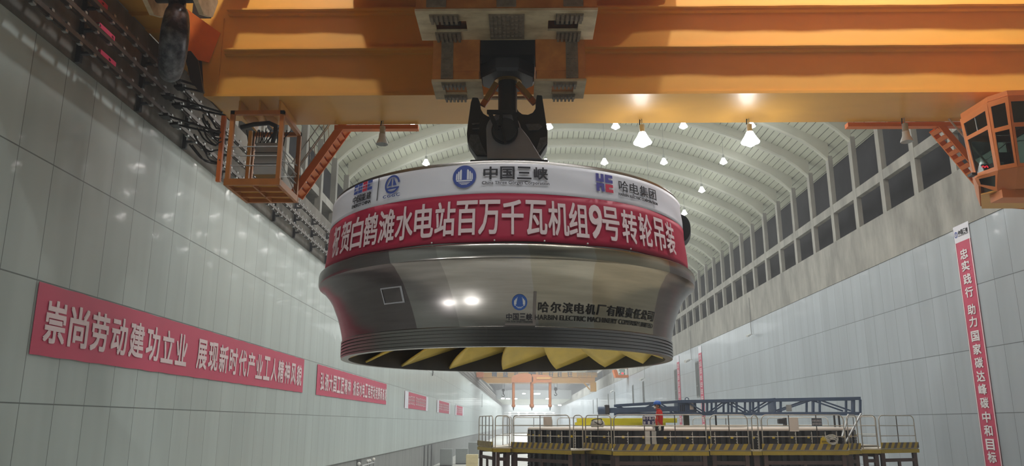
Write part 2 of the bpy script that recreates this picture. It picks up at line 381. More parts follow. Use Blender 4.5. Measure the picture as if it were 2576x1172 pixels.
def deck_sheet():
    m = mat('deck_sheet', rgb(200, 204, 186), 0.6)
    nt = m.node_tree; b = nt.nodes['Principled BSDF']; L = nt.links.new; N = nt.nodes.new
    uv = N('ShaderNodeUVMap'); sp = N('ShaderNodeSeparateXYZ'); L(uv.outputs[0], sp.inputs[0])
    md = N('ShaderNodeMath'); md.operation = 'MODULO'; md.inputs[1].default_value = 0.42; L(sp.outputs['X'], md.inputs[0])
    lt = N('ShaderNodeMath'); lt.operation = 'LESS_THAN'; lt.inputs[1].default_value = 0.045; L(md.outputs[0], lt.inputs[0])
    mx = N('ShaderNodeMix'); mx.data_type = 'RGBA'; L(lt.outputs[0], mx.inputs[0]); mx.inputs[6].default_value = rgb(200, 204, 186); mx.inputs[7].default_value = rgb(92, 94, 84)
    L(mx.outputs[2], b.inputs['Base Color'])
deck_sheet()
def stripes():
    m = mat('hazard', rgb(178, 156, 58), 0.55)
    nt = m.node_tree; b = nt.nodes['Principled BSDF']; L = nt.links.new; N = nt.nodes.new
    uv = N('ShaderNodeUVMap'); sp = N('ShaderNodeSeparateXYZ'); L(uv.outputs[0], sp.inputs[0])
    ad = N('ShaderNodeMath'); ad.operation = 'MULTIPLY_ADD'; ad.inputs[1].default_value = -0.55; L(sp.outputs['Y'], ad.inputs[0]); L(sp.outputs['X'], ad.inputs[2])
    md = N('ShaderNodeMath'); md.operation = 'FLOORED_MODULO'; md.inputs[1].default_value = 0.32; L(ad.outputs[0], md.inputs[0])
    lt = N('ShaderNodeMath'); lt.operation = 'LESS_THAN'; lt.inputs[1].default_value = 0.16; L(md.outputs[0], lt.inputs[0])
    mx = N('ShaderNodeMix'); mx.data_type = 'RGBA'; L(lt.outputs[0], mx.inputs[0]); mx.inputs[6].default_value = rgb(176, 152, 60); mx.inputs[7].default_value = rgb(92, 88, 90)
    L(mx.outputs[2], b.inputs['Base Color'])
stripes()
# ================================================================== THE HALL
XL, XR, YF = -11.0, 19.8, 426.0
Z0, ZP, ZL, ZS = -5.0, 8.63, 11.2, 17.1        # floor, top of panels, top of crane beam, springing of the vault
BAY, RIB0 = 3.56, 45.4
YB = -34.0
floor = structure(MB().box(-14, 23, YB, YF+1, Z0-0.3, Z0).build('floor', 'floor_paint'))
wl = structure(MB().box(XL-0.4, XL, YB, YF, -2.3, ZP).build('wall_left', 'panel_left'))
structure(MB().box(XL-0.45, XL-0.06, YB, YF, Z0, -2.3).build('baseboard_left', 'base_concrete'))
wr = structure(MB().box(XR, XR+0.4, YB, YF, Z0, ZP).build('wall_right', 'panel_right'))
structure(MB().box(-14, 23, YF, YF+1, Z0, 24).build('wall_far', 'cabinet'))
structure(MB().box(-14, 23, YB-0.5, YB, Z0, 24).build('wall_near', 'cabinet'))
# crane beams over the panels
cbl = MB().box(-13.6, XL-0.02, YB, YF, ZP, ZL).build('crane_beam', 'concrete_stained', wl)
cbr = MB().box(XR-0.03, 22, YB, YF, ZP, ZL).build('crane_beam', 'concrete', wr)
# recesses behind the columns
MB().box(-14.0, -13.4, YB, YF, ZL, 20).build('recess', 'shotcrete', wl)
MB().box(21.2, 22, YB, YF, ZL, 20).build('recess', 'shotcrete', wr)
MB().box(-13.4, -12.2, YB, YF, 13.25, 13.75).build('tie_beam', 'concrete', wl)
tb = MB()
MB().box(XR+0.03, XR+0.35, YB, 260, 13.05, 13.6).build('tie_beam', 'concrete', wr)
# vault: circle through both springings
XA, XB, RISE = -12.1, 19.8, 4.45
XM, HC = (XA+XB)/2, (XB-XA)/2
RV = (HC*HC+RISE*RISE)/(2*RISE)
def vz(x, dr=0.0): return ZS+RISE-RV + math.sqrt(max((RV+dr)**2-(x-XM)**2, 0))
dm = bmesh.new(); uvl = dm.loops.layers.uv.new('UVMap'); NA = 56; DR = 0.62
xs = [XA-1.35+(XB-XA+2.7)*k/NA for k in range(NA+1)]
ya, yb = YB, YF
prevv = None; arc = 0; cols_ = []
for k, x in enumerate(xs):
    if k: arc += math.hypot(xs[k]-xs[k-1], vz(xs[k], DR)-vz(xs[k-1], DR))
    z = vz(x, DR)
    cols_.append((arc, [dm.verts.new((x, ya, z)), dm.verts.new((x, yb, z))], [dm.verts.new((x, ya, z+0.3)), dm.verts.new((x, yb, z+0.3))]))
for (a0, A, A2), (a1, B, B2) in zip(cols_, cols_[1:]):
    f = dm.faces.new([A[0], A[1], B[1], B[0]])
    for lp, uvv in zip(f.loops, ((a0, ya), (a0, yb), (a1, yb), (a1, ya))): lp[uvl].uv = uvv
    dm.faces.new([A2[0], B2[0], B2[1], A2[1]])
mb = MB(); mb.bm.free(); mb.bm = dm
ceil_o = structure(mb.build('ceiling', 'deck_sheet'))
def rib_mb(y):
    m = MB(); n = 40; w = 0.2; P = []
    for k in range(n+1):
        x = XA-0.1+(XB-XA+0.2)*k/n
        e = min(x-XA, XB-x); hd = 0.55*max(0, 1-e/1.6)**2        # haunch near the columns
        zb = vz(x)-hd
        if x < XA or x > XB: zb = ZS-0.55
        P.append((x, zb, vz(x, DR+0.03)))
    rings = []
    for x, zb, zt in P:
        rings.append([m.bm.verts.new(q) for q in ((x, y-w, zt), (x, y-w, zb+0.1), (x, y-w*0.55, zb), (x, y+w*0.55, zb), (x, y+w, zb+0.1), (x, y+w, zt))])
    for A, B in zip(rings, rings[1:]):
        for k in range(5): m.bm.faces.new([A[k], A[k+1], B[k+1], B[k]])
    return m
ribm = rib_mb(0.0).build('rib', 'white_rib', ceil_o, smooth=True)
first = True
colr = MB().box(XR+0.02, XR+0.3, -0.22, 0.22, ZL, ZS-0.2).build('column', 'concrete', wr)
coll = MB().box(XA-0.35, XA, -0.22, 0.22, ZL, ZS-0.2).build('column', 'concrete', wl)
for i in range(-18, 44):
    y = RIB0+BAY*i
    for src in (ribm, colr, coll):
        if first: o = src
        else: o = src.copy(); COL.objects.link(o)
        o.location = (0, y, 0)
    first = False
# ------------------------------------------------------------------ slot windows in the right wall
for n, (px, pt, pb) in enumerate([(1753, 913, 996), (1699, 932, 1005), (1618, 961, 1014), (1592, 970, 1018), (1546, 987, 1019), (1530, 992, 1027), (1502, 1003, 1035), (1492, 1006, 1040)]):
    a = atX(px, pt, XR); y = a.y; hw = 0.62 if n < 4 else 0.45
    b = atX(px, pb, XR)
    w = structure(MB().box(XR-0.06, XR+0.02, y-hw-0.15, y+hw+0.15, b.z-0.15, a.z+0.15).build('window_%d' % (n+1), 'slot_frame'))
    MB().box(XR-0.075, XR-0.055, y-hw, y+hw, b.z, a.z).build('pane', 'slot_dark', w)
    MB().box(XR-0.11, XR-0.07, y-hw, y+hw, b.z+(a.z-b.z)*0.3-0.05, b.z+(a.z-b.z)*0.3+0.05).build('mullion', 'slot_frame', w)
# ================================================================== CRANE
GY, GZ = 21.5, 9.40
crane = thing('overhead_crane', 'yellow box-girder overhead crane spanning the hall above the turbine runner', 'crane', (0, GY, GZ))
def girder(y0, y1, xa, xb):
    m = MB(); m.box(xa+0.35, xb, y0, y1, GZ+0.05, 14.2)
    return m
girder(GY, 23.6, -9.75, 18.4).build('girder', 'yellow', crane)
m = MB(); m.prism([(-9.37, GY-0.07, GZ-0.04), (18.2, GY-0.07, GZ-0.04), (18.2, 23.72, GZ-0.04), (-8.85, 23.72, GZ-0.04)], (0, 0, 0.09))
m.build('bottom_flange', 'yellow', crane)
for z, pr in ((10.78, 0.28), (12.08, 0.28)):
    m = MB(); x = -8.85; n = 40; pts = []
    for k in range(n+1):                                       # plates weld-warped a little along the span
        xx = -8.85+27.2*k/n; pts.append((xx, GY-pr+0.012*math.sin(k*1.9)+0.008*math.sin(k*0.7)))
    m.prism([(p[0], p[1], z-0.02) for p in pts]+[(18.35, GY+0.02, z-0.02), (-8.85, GY+0.02, z-0.02)], (0, 0, 0.05))
    m.build('stiffener', 'yellow', crane)
    MB().box(-8.85, 18.35, GY-pr*0.55, GY+0.02, z-0.10, z-0.02).build('stiffener_web', 'yellow', crane)
# left end of the girder: end plates, gusset, buffer
m = MB(); m.prism([(-9.74, GY-0.04, 11.9), (-9.0, GY-0.04, 11.9), (-8.98, GY-0.04, GZ), (-9.37, GY-0.04, GZ)], (0, 0.08, 0)); m.build('end_plate', 'yellow', crane)
m = MB(); m.prism([(-10.6, GY, 12.6), (-9.7, GY, 12.6), (-9.36, GY, GZ), (-8.9, 23.6, GZ), (-10.0, 23.6, 10.6), (-10.6, 23.6, 11.4)][:3]+[(-10.0, GY, 10.4)], (0, 2.1, 0)); m.build('end_housing', 'black_paint', crane)
m = MB(); m.prism([(-9.85, 20.5, 11.75), (-9.1, 21.45, 11.4), (-9.35, 21.45, 10.45), (-9.8, 20.9, 10.35)], (0.05, -0.02, 0.0)); m.build('gusset', 'orange', crane)
m = MB(); P = [atY(px, py, 20.6) for px, py in [(455, 130), (480, 128), (497, 150), (505, 195), (512, 232), (497, 225), (478, 200), (470, 160)]]; m.prism(P, (0, 0.1, 0)); m.build('cam_plate', 'black_paint', crane)
# end carriage along the left rail, ribbed underneath
m = MB(); m.box(-11.1, -10.0, 8.5, 27, 11.32, 12.6); m.build('end_carriage', 'yellow', crane)
for k in range(18): MB().box(-11.12, -9.98, 9.0+k*1.0, 9.06+k*1.0, 11.2, 11.34).build('carriage_rib', 'yellow', crane)
# the nearer girder and the trolley bridging the two (above the view), built up and browned to shade the far web
MB().box(-9.75, 18.4, 12.6, 15.75, GZ+0.09, 16.0).build('girder', 'unseen_crane_brown', crane)
MB().box(-9.75, 18.4, 12.5, 15.8, GZ-0.02, GZ+0.09).build('bottom_flange', 'yellow', crane)
MB().box(-5.25, 4.75, 13.0, 23.2, 14.3, 16.1).build('trolley', 'unseen_crane_brown', crane)
MB().box(-5.25, 4.75, 15.9, 21.3, 12.75, 14.3).build('trolley_frame', 'unseen_crane_brown', crane)
# underside service rails at the far edge
MB().box(-6.05, -3.35, 23.75, 24.0, 9.22, 9.36).build('service_rail', 'orange', crane)
MB().box(10.4, 14.6, 23.75, 24.0, 9.22, 9.36).build('service_rail', 'orange', crane)
# ------------------------------------------------------------------ lifting block hanging between the girders
CXH, CYH = -0.37, 18.87
blk = thing('hook_block', 'tan and orange steel sheave block carrying the black hook above the runner', 'hoist block', (CXH, CYH, 9.4))
zt = 11.6
m = MB()
for y0, y1 in ((16.6, 16.66), (17.92, 17.99)): m.box(-2.48, 1.75, y0, y1, 9.38, zt)
m.box(-2.48, -2.42, 16.66, 17.92, 9.38, zt); m.box(1.69, 1.75, 16.66, 17.92, 9.38, zt)
m.build('housing', 'block_orange', blk)
def slotted(mb, x0, x1, y0, y1, z, holes, t=0.06):
    ys0, ys1 = holes[0][2], holes[0][3]
    mb.box(x0, x1, y0, ys0, z, z+t); mb.box(x0, x1, ys1, y1, z, z+t)
    e = x0
    for (a, b, _, _) in sorted(holes): mb.box(e, a, ys0, ys1, z, z+t); e = b
    mb.box(e, x1, ys0, ys1, z, z+t)
m = MB(); slotted(m, -2.5, 1.77, 16.57, 18.02, 9.34, [(-2.08, -1.33, 17.05, 17.55), (0.63, 1.36, 17.05, 17.55)])
m.build('bottom_plate', 'block_tan', blk)
for xc in (-1.7, 1.0):
    m = MB(); m.tube([(xc-0.2, 17.3, 9.87), (xc+0.2, 17.3, 9.87)], 0.45, 20); m.build('sheave', 'black_paint', blk)
def comb(xa, xb, y0, y1, z, n):
    m = MB(); m.box(xa, xb, y0, y1, z-0.03, z+0.02)
    for k in range(n):
        x = xa+(xb-xa)*(k+0.5)/n; w = (xb-xa)/n*0.28
        m.box(x-w, x+w, y0-0.01, y1+0.05, z-0.075, z-0.025)
    return m
for xa, xb in ((-2.18, -1.5), (0.8, 1.45)):
    comb(xa, xb, 16.72, 17.02, 9.33, 6).build('rope_guard', 'rope_comb', blk)
    comb(xa+0.05, xb-0.0, 17.58, 17.92, 9.33, 6).build('rope_guard', 'rope_comb', blk)
m = MB(); m.box(-0.78, 0.06, 16.72, 17.92, 9.31, 9.35)
for i in range(8):
    for j in range(6): m.box(-0.76+i*0.1, -0.70+i*0.1, 16.78+j*0.19, 16.90+j*0.19, 9.285, 9.315)
m.build('rivet_plate', 'rope_comb', blk)
for xc in (-2.0, -0.36, 1.2):
    MB().box(xc-0.23, xc+0.23, 16.55, 16.6, 9.45, zt-0.3).build('side_plate', 'rope_comb', blk)
# lower body with the niche for the swivel disc
m = MB()
for s in (0, 1):
    a, b = ((-2.22, -1.07) if s == 0 else (0.36, 1.57))
    m.box(a, b, 18.02, 19.05, 8.27, 9.36)
    a, b = ((-1.72, -1.05) if s == 0 else (0.34, 1.1))
    m.box(a, b, 17.99, 18.03, 8.5, 9.36)
m.box(-2.22, 1.57, 19.05, 19.9, 9.1, 11.0)
m.build('lower_body', 'block_orange', blk)
m = MB()
slotted(m, -2.24, -1.0, 18.0, 19.1, 8.22, [(-1.95, -1.4, 18.3, 18.75)])
slotted(m, 0.30, 1.59, 18.0, 19.1, 8.22, [(0.75, 1.3, 18.3, 18.75)])
m.box(-1.0, 0.3, 19.05, 19.15, 8.22, 8.28)
m.build('lower_plate', 'block_tan', blk)
for xa in (-1.95, 0.75): MB().box(xa, xa+0.55, 18.3, 18.75, 8.30, 8.34).build('slot', 'black_paint', blk)
for xa, xb in ((-2.0, -1.42), (0.78, 1.36)):
    comb(xa, xb, 18.05, 18.27, 8.21, 6).build('rope_guard', 'rope_comb', blk)
    comb(xa, xb, 18.8, 19.05, 8.21, 6).build('rope_guard', 'rope_comb', blk)
for xc in (-1.86, 1.24):
    m = MB(); m.box(xc-0.15, xc+0.15, 17.98, 18.02, 8.3, 9.34)
    for i in range(3):
        for j in range(9): m.box(xc-0.12+i*0.09, xc-0.07+i*0.09, 17.96, 17.99, 8.36+j*0.11, 8.41+j*0.11)
    m.build('rivet_strip', 'rope_comb', blk)
MB().box(-1.03, 0.33, 18.04, 19.04, 8.95, 11.0).build('niche', 'black_paint', blk)
m = MB(); m.lathe([(0.34, 8.60), (0.70, 8.60), (0.74, 8.68), (0.74, 8.98), (0.6, 9.0)], (CXH, CYH, 0), 8, cap1=True, a0=math.pi/8, a1=math.pi/8+2*math.pi); m.build('swivel_disc', 'dark_grey', blk)
m = MB(); m.lathe([(0.2, 8.57), (0.36, 8.57), (0.36, 8.64), (0.2, 8.64)], (CXH, CYH, 0), 40); m.build('bearing_ring', 'brass', blk, smooth=True)
m = MB()
for sx in (-1, 1):
    for dy in (-0.9, 0.9):
        m.tube([(CXH+sx*1.5, CYH+dy, 11.0), (CXH+sx*1.5, CYH+dy, 12.76)], 0.03, 6)
m.build('ropes', 'cable', blk)
# ------------------------------------------------------------------ ramshorn hook
def hp(px, py, dy=0.0): return Vector(atY(px, py, CYH)) + Vector((0, dy, 0))
hook = thing('crane_hook', 'black double-horned crane hook on a thick shaft, pinned to the runner', 'hook', (CXH, CYH, 8.6))
m = MB(); m.tube([(CXH, CYH, 8.95), (CXH, CYH, 7.45)], 0.245, 28); m.build('shaft', 'black_hook', hook, smooth=True)
left = [(1256, 335), (1254, 290), (1249, 297), (1240, 303), (1228, 302), (1217, 295), (1211, 284), (1209, 268), (1204, 256), (1190, 255), (1186, 268), (1178, 325), (1176, 345), (1178, 368), (1200, 402), (1275, 404)]
right = [(1275, 404), (1358, 402), (1377, 372), (1377, 340), (1370, 295), (1363, 250), (1350, 249), (1347, 268), (1347, 282), (1340, 293), (1328, 298), (1314, 297), (1305, 290), (1301, 283), (1300, 335)]
m = MB()
for P in (left, right):
    m.prism([hp(x, y, -0.27) for x, y in P], (0, 0.54, 0))
m.build('horns', 'black_hook', hook, bevel=0.06)
for P in ([(1186, 350), (1205, 350), (1212, 372), (1222, 392), (1226, 400), (1202, 400), (1180, 370)], [(1322, 324), (1356, 323), (1364, 330), (1354, 338), (1330, 340)], [(1358, 358), (1374, 355), (1374, 371), (1362, 386), (1352, 398), (1348, 390)],
          [(1189, 322), (1208, 320), (1208, 324), (1190, 326)], [(1190, 335), (1207, 333), (1207, 337), (1190, 337)]):
    m = MB(); m.prism([hp(x, y, -0.33) for x, y in P], (0, 0.03, 0)); m.build('worn_patch', 'worn_edge', hook)
for (a, b) in (((1249, 216), (1214, 272)), ((1302, 216), (1346, 266))):
    m = MB(); A, B = hp(*a, -0.12), hp(*b, -0.12); m.bar(A, B, 0.1, 0.16); m.build('latch', 'orange', hook, bevel=0.02)
    MB().bar(A+Vector((0, -0.08, 0)), B+(A-B)*0.25+Vector((0, -0.08, 0)), 0.05, 0.12).build('latch_link', 'brass', hook)
# yoke plates and pin that join hook and runner
yoke = thing('lifting_yoke', 'grey rounded lifting plate with black pin boss under the hook', 'lifting plate', (CXH, CYH, 6.2))
for dy, nm in ((-0.52, 'plate'), (0.42, 'plate')):
    P = [hp(1228, 415), hp(1226, 362)]+[hp(1268+43*math.cos(t), 344-43*math.sin(t)) for t in [math.pi*(1.05-1.0*k/14) for k in range(15)]]+[hp(1330, 362), hp(1362, 415)]
    m = MB(); m.prism([p+Vector((0, dy, -0.02)) for p in P], (0, 0.1, 0)); m.build(nm, 'grey_plate', yoke, bevel=0.015)
c = hp(1271, 350)
m = MB(); m.tube([c+Vector((0, -0.62, 0)), c+Vector((0, 0.62, 0))], 0.33, 32); m.build('pin', 'black_paint', yoke, smooth=True)
m = MB(); m.tube([c+Vector((0, -0.68, 0)), c+Vector((0, -0.6, 0))], 0.3, 32); m.build('pin_cap', 'dark_grey', yoke, smooth=True)
m = MB()
A = hp(1228, 307, -0.66); m.bar(A, hp(1298, 307, -0.66), 0.09, 0.09); m.bar(hp(1236, 312, -0.68), hp(1254, 352, -0.68), 0.08, 0.1); m.bar(hp(1263, 312, -0.68), hp(1260, 345, -0.70), 0.08, 0.14); m.bar(hp(1293, 310, -0.68), hp(1302, 345, -0.68), 0.08, 0.1); m.bar(hp(1262, 340, -0.72), hp(1274, 385, -0.72), 0.08, 0.06)
m.build('pin_keeper', 'black_paint', yoke)
m = MB(); m.box(CXH-0.9, CXH+1.0, CYH-0.7, CYH+0.7, 4.62, 6.25); m.build('foot', 'dark_grey', yoke, bevel=0.03)
# ================================================================== TURBINE RUNNER
RC = (-0.38, 18.87, 0.0)
def Rcrown(z): return 4.29-0.0758*(z-3.57)
run = thing('turbine_runner', 'huge brushed steel turbine runner hanging from the crane hook', 'turbine runner', (RC[0], RC[1], 1.44))
NS = 160
m = MB(); m.lathe([(3.3, 4.6), (3.7, 5.0), (4.17, 5.03), (4.185, 4.98), (Rcrown(4.9), 4.9), (Rcrown(3.31), 3.31), (4.28, 3.0), (3.9, 2.9)], RC, NS); m.build('crown', 'steel', run, smooth=True)
m = MB(); m.lathe([(3.4, 4.62), (0.3, 4.62), (0.3, 4.5), (1.6, 4.2), (2.6, 3.6)], RC, 64); m.build('crown_cover', 'steel_inner', run, smooth=True)
band_prof = [(4.30, 3.315), (4.41, 3.313), (4.435, 3.295), (4.445, 3.26), (4.447, 3.15), (4.443, 3.07), (4.43, 3.04), (4.395, 3.025), (4.33, 2.985), (4.27, 2.90), (4.195, 2.815), (4.11, 2.68), (4.035, 2.50), (3.975, 2.35), (3.928, 2.20), (3.89, 2.05), (3.862, 1.92), (3.85, 1.82)]
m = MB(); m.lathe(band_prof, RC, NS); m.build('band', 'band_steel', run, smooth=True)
gp = [(3.85, 1.82)]
for k in range(5):
    z = 1.80-k*0.068
    gp += [(3.872, z), (3.872, z-0.045), (3.835, z-0.05), (3.835, z-0.066)]
gp += [(3.86, 1.47), (3.86, 1.43), (3.69, 1.43)]
m = MB(); m.lathe(gp, RC, NS); m.build('labyrinth_ring', 'steel', run)
m = MB(); m.lathe([(3.69, 1.43), (3.67, 1.6), (3.70, 2.0), (3.80, 2.4), (3.98, 2.8), (4.1, 3.0)], RC, NS); m.build('band_inside', 'steel_inner', run, smooth='all')
m = MB(); m.lathe([(0.3, 2.0), (0.75, 2.0), (0.95, 2.3), (1.25, 2.9), (1.8, 3.5), (2.6, 4.0), (3.6, 4.45)], RC, 72, cap0=True); m.build('cone', 'steel_inner', run, smooth=True)
def lerp(a, b, t): return a+(b-a)*t
def band_in(z):
    T = [(1.43, 3.69), (1.6, 3.67), (2.0, 3.70), (2.4, 3.80), (2.8, 3.98), (3.1, 4.12)]
    for (z0, r0), (z1, r1) in zip(T, T[1:]):
        if z <= z1: return lerp(r0, r1, (z-z0)/(z1-z0))
    return 4.1
def blade_mb(th0):
    m = MB(); ns, nr = 18, 12; G = []
    for i in range(ns+1):
        s = i/ns; d = 1.25*s
        zb = 1.50+1.15*d+0.12*d*d; zb = min(zb, 3.1); rb = band_in(zb)-0.01
        dh = 0.12+0.95*s; rh = lerp(1.05, 3.5, s**1.2); zh = lerp(2.42, 4.4, s**0.8)
        row = []
        for j in range(nr+1):
            t = j/nr
            r = lerp(rb, rh, t); a = th0 + lerp(d, dh, t) - 0.04*math.sin(math.pi*min(t*1.6, 1))*(1-s); z = lerp(zb, zh, t**1.15) + 0.12*math.sin(math.pi*t)*(1-s)
            row.append(m.bm.verts.new((RC[0]+r*math.sin(a), RC[1]+r*math.cos(a), z)))
        G.append(row)
    for i in range(ns):
        for j in range(nr): m.bm.faces.new([G[i][j], G[i+1][j], G[i+1][j+1], G[i][j+1]])
    return m
b0 = None
for k in range(15):
    th = -0.055 + 2*math.pi*k/15
    o = blade_mb(th).build('blade', 'blade', run, smooth='all')
    so = o.modifiers.new('thick', 'SOLIDIFY'); so.thickness = 0.055; so.offset = 0
# lugs seen at the right edge of the crown
m = MB()
a = math.radians(78); ux = Vector((math.sin(a), -math.cos(a), 0))
P = []
for k in range(15):
    t = math.pi*(k/14)-math.pi/2; P.append(Vector(RC)+ux*(Rcrown(4.4)-0.05+0.24*math.cos(t))+Vector((0, 0, 4.47+0.34*math.sin(t))))
m.prism(P, Vector((-ux.y, ux.x, 0))*0.5); m.build('crown_lug', 'dark_grey', run, smooth=True)
def on_run(px, py, R):     # pixel -> (angle, z) on a vertical cylinder of radius R about the runner axis
    d = ray(px, py); ox, oy = -RC[0], -RC[1]
    a = d.x*d.x+d.y*d.y; b = 2*(d.x*ox+d.y*oy); c = ox*ox+oy*oy-R*R
    t = (-b-math.sqrt(max(b*b-4*a*c, 0)))/(2*a)
    return math.atan2(d.x*t-RC[0], RC[1]-d.y*t), d.z*t
def crown_map(off):
    def fn(u, v, w=0.0):
        R = Rcrown(v)+off+w; a = u/4.25
        return (RC[0]+R*math.sin(a), RC[1]-R*math.cos(a), v)
    return fn
bp_z = [p[1] for p in band_prof]
def Rband(z):
    for (r0, z0), (r1, z1) in zip(band_prof, band_prof[1:]):
        if z1 <= z <= z0: return lerp(r0, r1, (z-z0)/(z1-z0) if z1 != z0 else 0)
    return 3.87
def band_map(off):
    def fn(u, v, w=0.0):
        R = Rband(v)+off+w; a = u/3.97
        return (RC[0]+R*math.sin(a), RC[1]-R*math.cos(a), v)
    return fn
def fit(bm, fn, mb, x0, y0, x1, y1, conv, step=0.12):
    """fit a text bmesh between the two pixels' surface points (left-top, right-bottom at left edge)"""
    pass
Z_T, Z_W, Z_B = 4.955, 4.335, 3.36
A_L, A_R = -1.48, 1.29
ban = thing('congratulation_banner', 'curved red and white banner with large white characters wrapped around the runner crown', 'banner', (RC[0], RC[1]-4.3, Z_B))
def strip(z0, z1, off, mname, nm, inset=0.0):
    m = MB(); n = 90; nz = 8; G = []
    for k in range(n+1):
        a = lerp(A_L, A_R, k/n)
        G.append([m.bm.verts.new(crown_map(off+0.006*math.sin(a*9+j))(a*4.25, lerp(z0, z1, j/nz) + (0.008*math.sin(a*14) if j == 0 and z0 == Z_B else 0))) for j in range(nz+1)])
    for A, B in zip(G, G[1:]):
        for j in range(nz): m.bm.faces.new([A[j], B[j], B[j+1], A[j+1]])
    o = m.build(nm, mname, ban, smooth='all'); so = o.modifiers.new('thick', 'SOLIDIFY'); so.thickness = 0.01
    return o
strip(Z_B, Z_W, 0.02, 'banner_red', 'red_field'); strip(Z_W, Z_T, 0.02, 'banner_white', 'white_field')
CM = crown_map(0.055)
def U(px, py, R=4.25): a, z = on_run(px, py, R); return a*4.25, z
# main line of characters
u0, _ = U(840, 612); u1, _ = U(1695, 608)
msg = '祝贺白鹤滩水电站百万千瓦机组9号转轮吊装'
zc = (3.50+4.19)/2; N = len(msg)
cen = [-4.28, -3.79, -3.33, -2.88, -2.43, -1.99, -1.55, -1.11, -0.68, -0.25, 0.19, 0.64, 1.07, 1.48, 1.84, 2.19, 2.66, 3.12, 3.60, 4.07]
m = MB()
for ch, u in zip(msg, cen):
    add_flat(m, text_bm(ch, 0.29 if ch == '9' else 0.41, 0.70, 0.022), CM, u, zc, 0.1)
m.build('lettering', 'pink_ink', ban)
# --- header marks, placed by where their corners sit on the crown
def header(bm_fn, x0, y0, x1, y1, mname, nm):
    ua, za = U(x0, y0); ub, zb = U(x1, y1); zt = za; 
    _, zbot = U(x0, y1) if y1 > y0 else (0, 0)
    m = MB(); bm = bm_fn(ub-ua, 1.0)
    return m
def put_text(m, s, uc, zc_, w, h, bold=0.01, dx=None): add_flat(m, text_bm(s, w, h, bold, dx), CM, uc, zc_, 0.1)
def gorges_logo(uc, zc_, r, fn, blue, white, parent, nm='emblem', lift=0.004):
    m = MB(); bm = poly_bm(disc_poly(uc, zc_, r)); add_flat(m, bm, fn(0.055), 0, 0, r*0.4); e = m.build(nm, blue, parent)
    P = []
    for s in (-1, 1):
        for i, (xa, xb, top) in enumerate(((0.22, 0.40, 0.66), (0.43, 0.57, 0.50), (0.60, 0.72, 0.33))):
            P.append([(uc+s*xa*r, zc_-0.27*r), (uc+s*xb*r, zc_-0.27*r), (uc+s*xb*r, zc_+(top-0.22)*r), (uc+s*(xb-0.03)*r, zc_+(top-0.10)*r), (uc+s*(xa+0.06)*r, zc_+top*r), (uc+s*xa*r, zc_+(top-0.1)*r)])
    P.append([(uc-0.64*r, zc_-0.42*r), (uc+0.64*r, zc_-0.42*r), (uc+0.70*r, zc_-0.30*r), (uc-0.70*r, zc_-0.30*r)])
    for z, w in ((-0.52, 0.5), (-0.61, 0.38), (-0.70, 0.26)): P.append([(uc-w*r, zc_+z*r-0.02*r), (uc+w*r, zc_+z*r-0.02*r), (uc+w*r, zc_+z*r+0.025*r), (uc-w*r, zc_+z*r+0.025*r)])
    bm = poly_bm([p if s_ else p for p in P for s_ in (1,)])
    m = MB(); add_flat(m, bm, fn(0.055+lift)); m.build('emblem_figure', white, e if e.parent is None else e)
ul, zt_ = U(1140, 445); ur, _ = U(1198, 445)
gorges_logo(-0.755, 4.695, 0.235, crown_map, 'logo_blue', 'banner_white', ban)
m = MB(); ua, _ = U(1213, 440); ub, _ = U(1381, 440)
w = (ub-ua)/4
for i, ch in enumerate('中国三峡'): put_text(m, ch, ua+w*(i+0.5), 4.752, w*0.86, 0.265, 0.025)
put_text(m, 'China Three Gorges Corporation', (ua+ub)/2, 4.538, (ub-ua), 0.085, 0.010); m.build('lettering', 'ink', ban)
# left marks
ua, _ = U(890, 470); ub, _ = U(938, 470)
def seg_C(x, w, z0, h, t): return [[(x, z0), (x+w, z0), (x+w, z0+t), (x+t, z0+t), (x+t, z0+h-t), (x+w, z0+h-t), (x+w, z0+h), (x, z0+h)]]
def quad(x0, z0, x1, z1): return [(x0, z0), (x1, z0), (x1, z1), (x0, z1)]
ua, ub = -3.65, -2.97; cw = (ub-ua)/4; zz, hh, t = 4.735, 0.215, 0.065
PB, PR = [], []
for i, ch in enumerate('CEEC'):
    x = ua+i*cw+0.01; w = cw*0.9
    if i == 2:
        PR += [quad(x, zz, x+w, zz+t), quad(x, zz+hh-t, x+w, zz+hh), quad(x+w-t, zz+t+0.012, x+w, zz+hh-t-0.012), quad(x, zz+0.085, x+w-t-0.015, zz+0.13)]
    else:
        PB += [quad(x, zz, x+w, zz+t), quad(x, zz+hh-t, x+w, zz+hh), quad(x, zz+t+0.012, x+t, zz+hh-t-0.012)]
        if i == 1: PB += [quad(x+t+0.015, zz+0.085, x+w, zz+0.13)]
m = MB(); add_flat(m, poly_bm(PB), CM, 0, 0, 0.1); m.build('emblem', 'logo_blue', ban)
m = MB(); add_flat(m, poly_bm(PR), CM, 0, 0, 0.1); m.build('emblem', 'logo_red', ban)
m = MB()
for i, ch in enumerate('中国能建'): put_text(m, ch, ua+cw*(i+0.5), 4.61, cw*0.9, 0.165, 0.02)
put_text(m, 'ENERGY CHINA', (ua+ub)/2, 4.468, ub-ua, 0.075, 0.008)
ud, _ = U(952, 470); add_flat(m, poly_bm([quad(ud-0.012, 4.44, ud+0.012, 4.94)]), CM)
m.build('lettering', 'ink', ban)
ua, _ = U(969, 470); ub, _ = U(1006, 470); uc = (ua+ub)/2; r = 0.20; zc_ = 4.725
sx = (ub-ua)/2/r
P = [[(uc+(p[0]-uc)*sx, p[1]) for p in q] for q in ring_poly(uc, zc_, r, r*0.78, 0.12, math.pi*1.97-0.5, 30)]
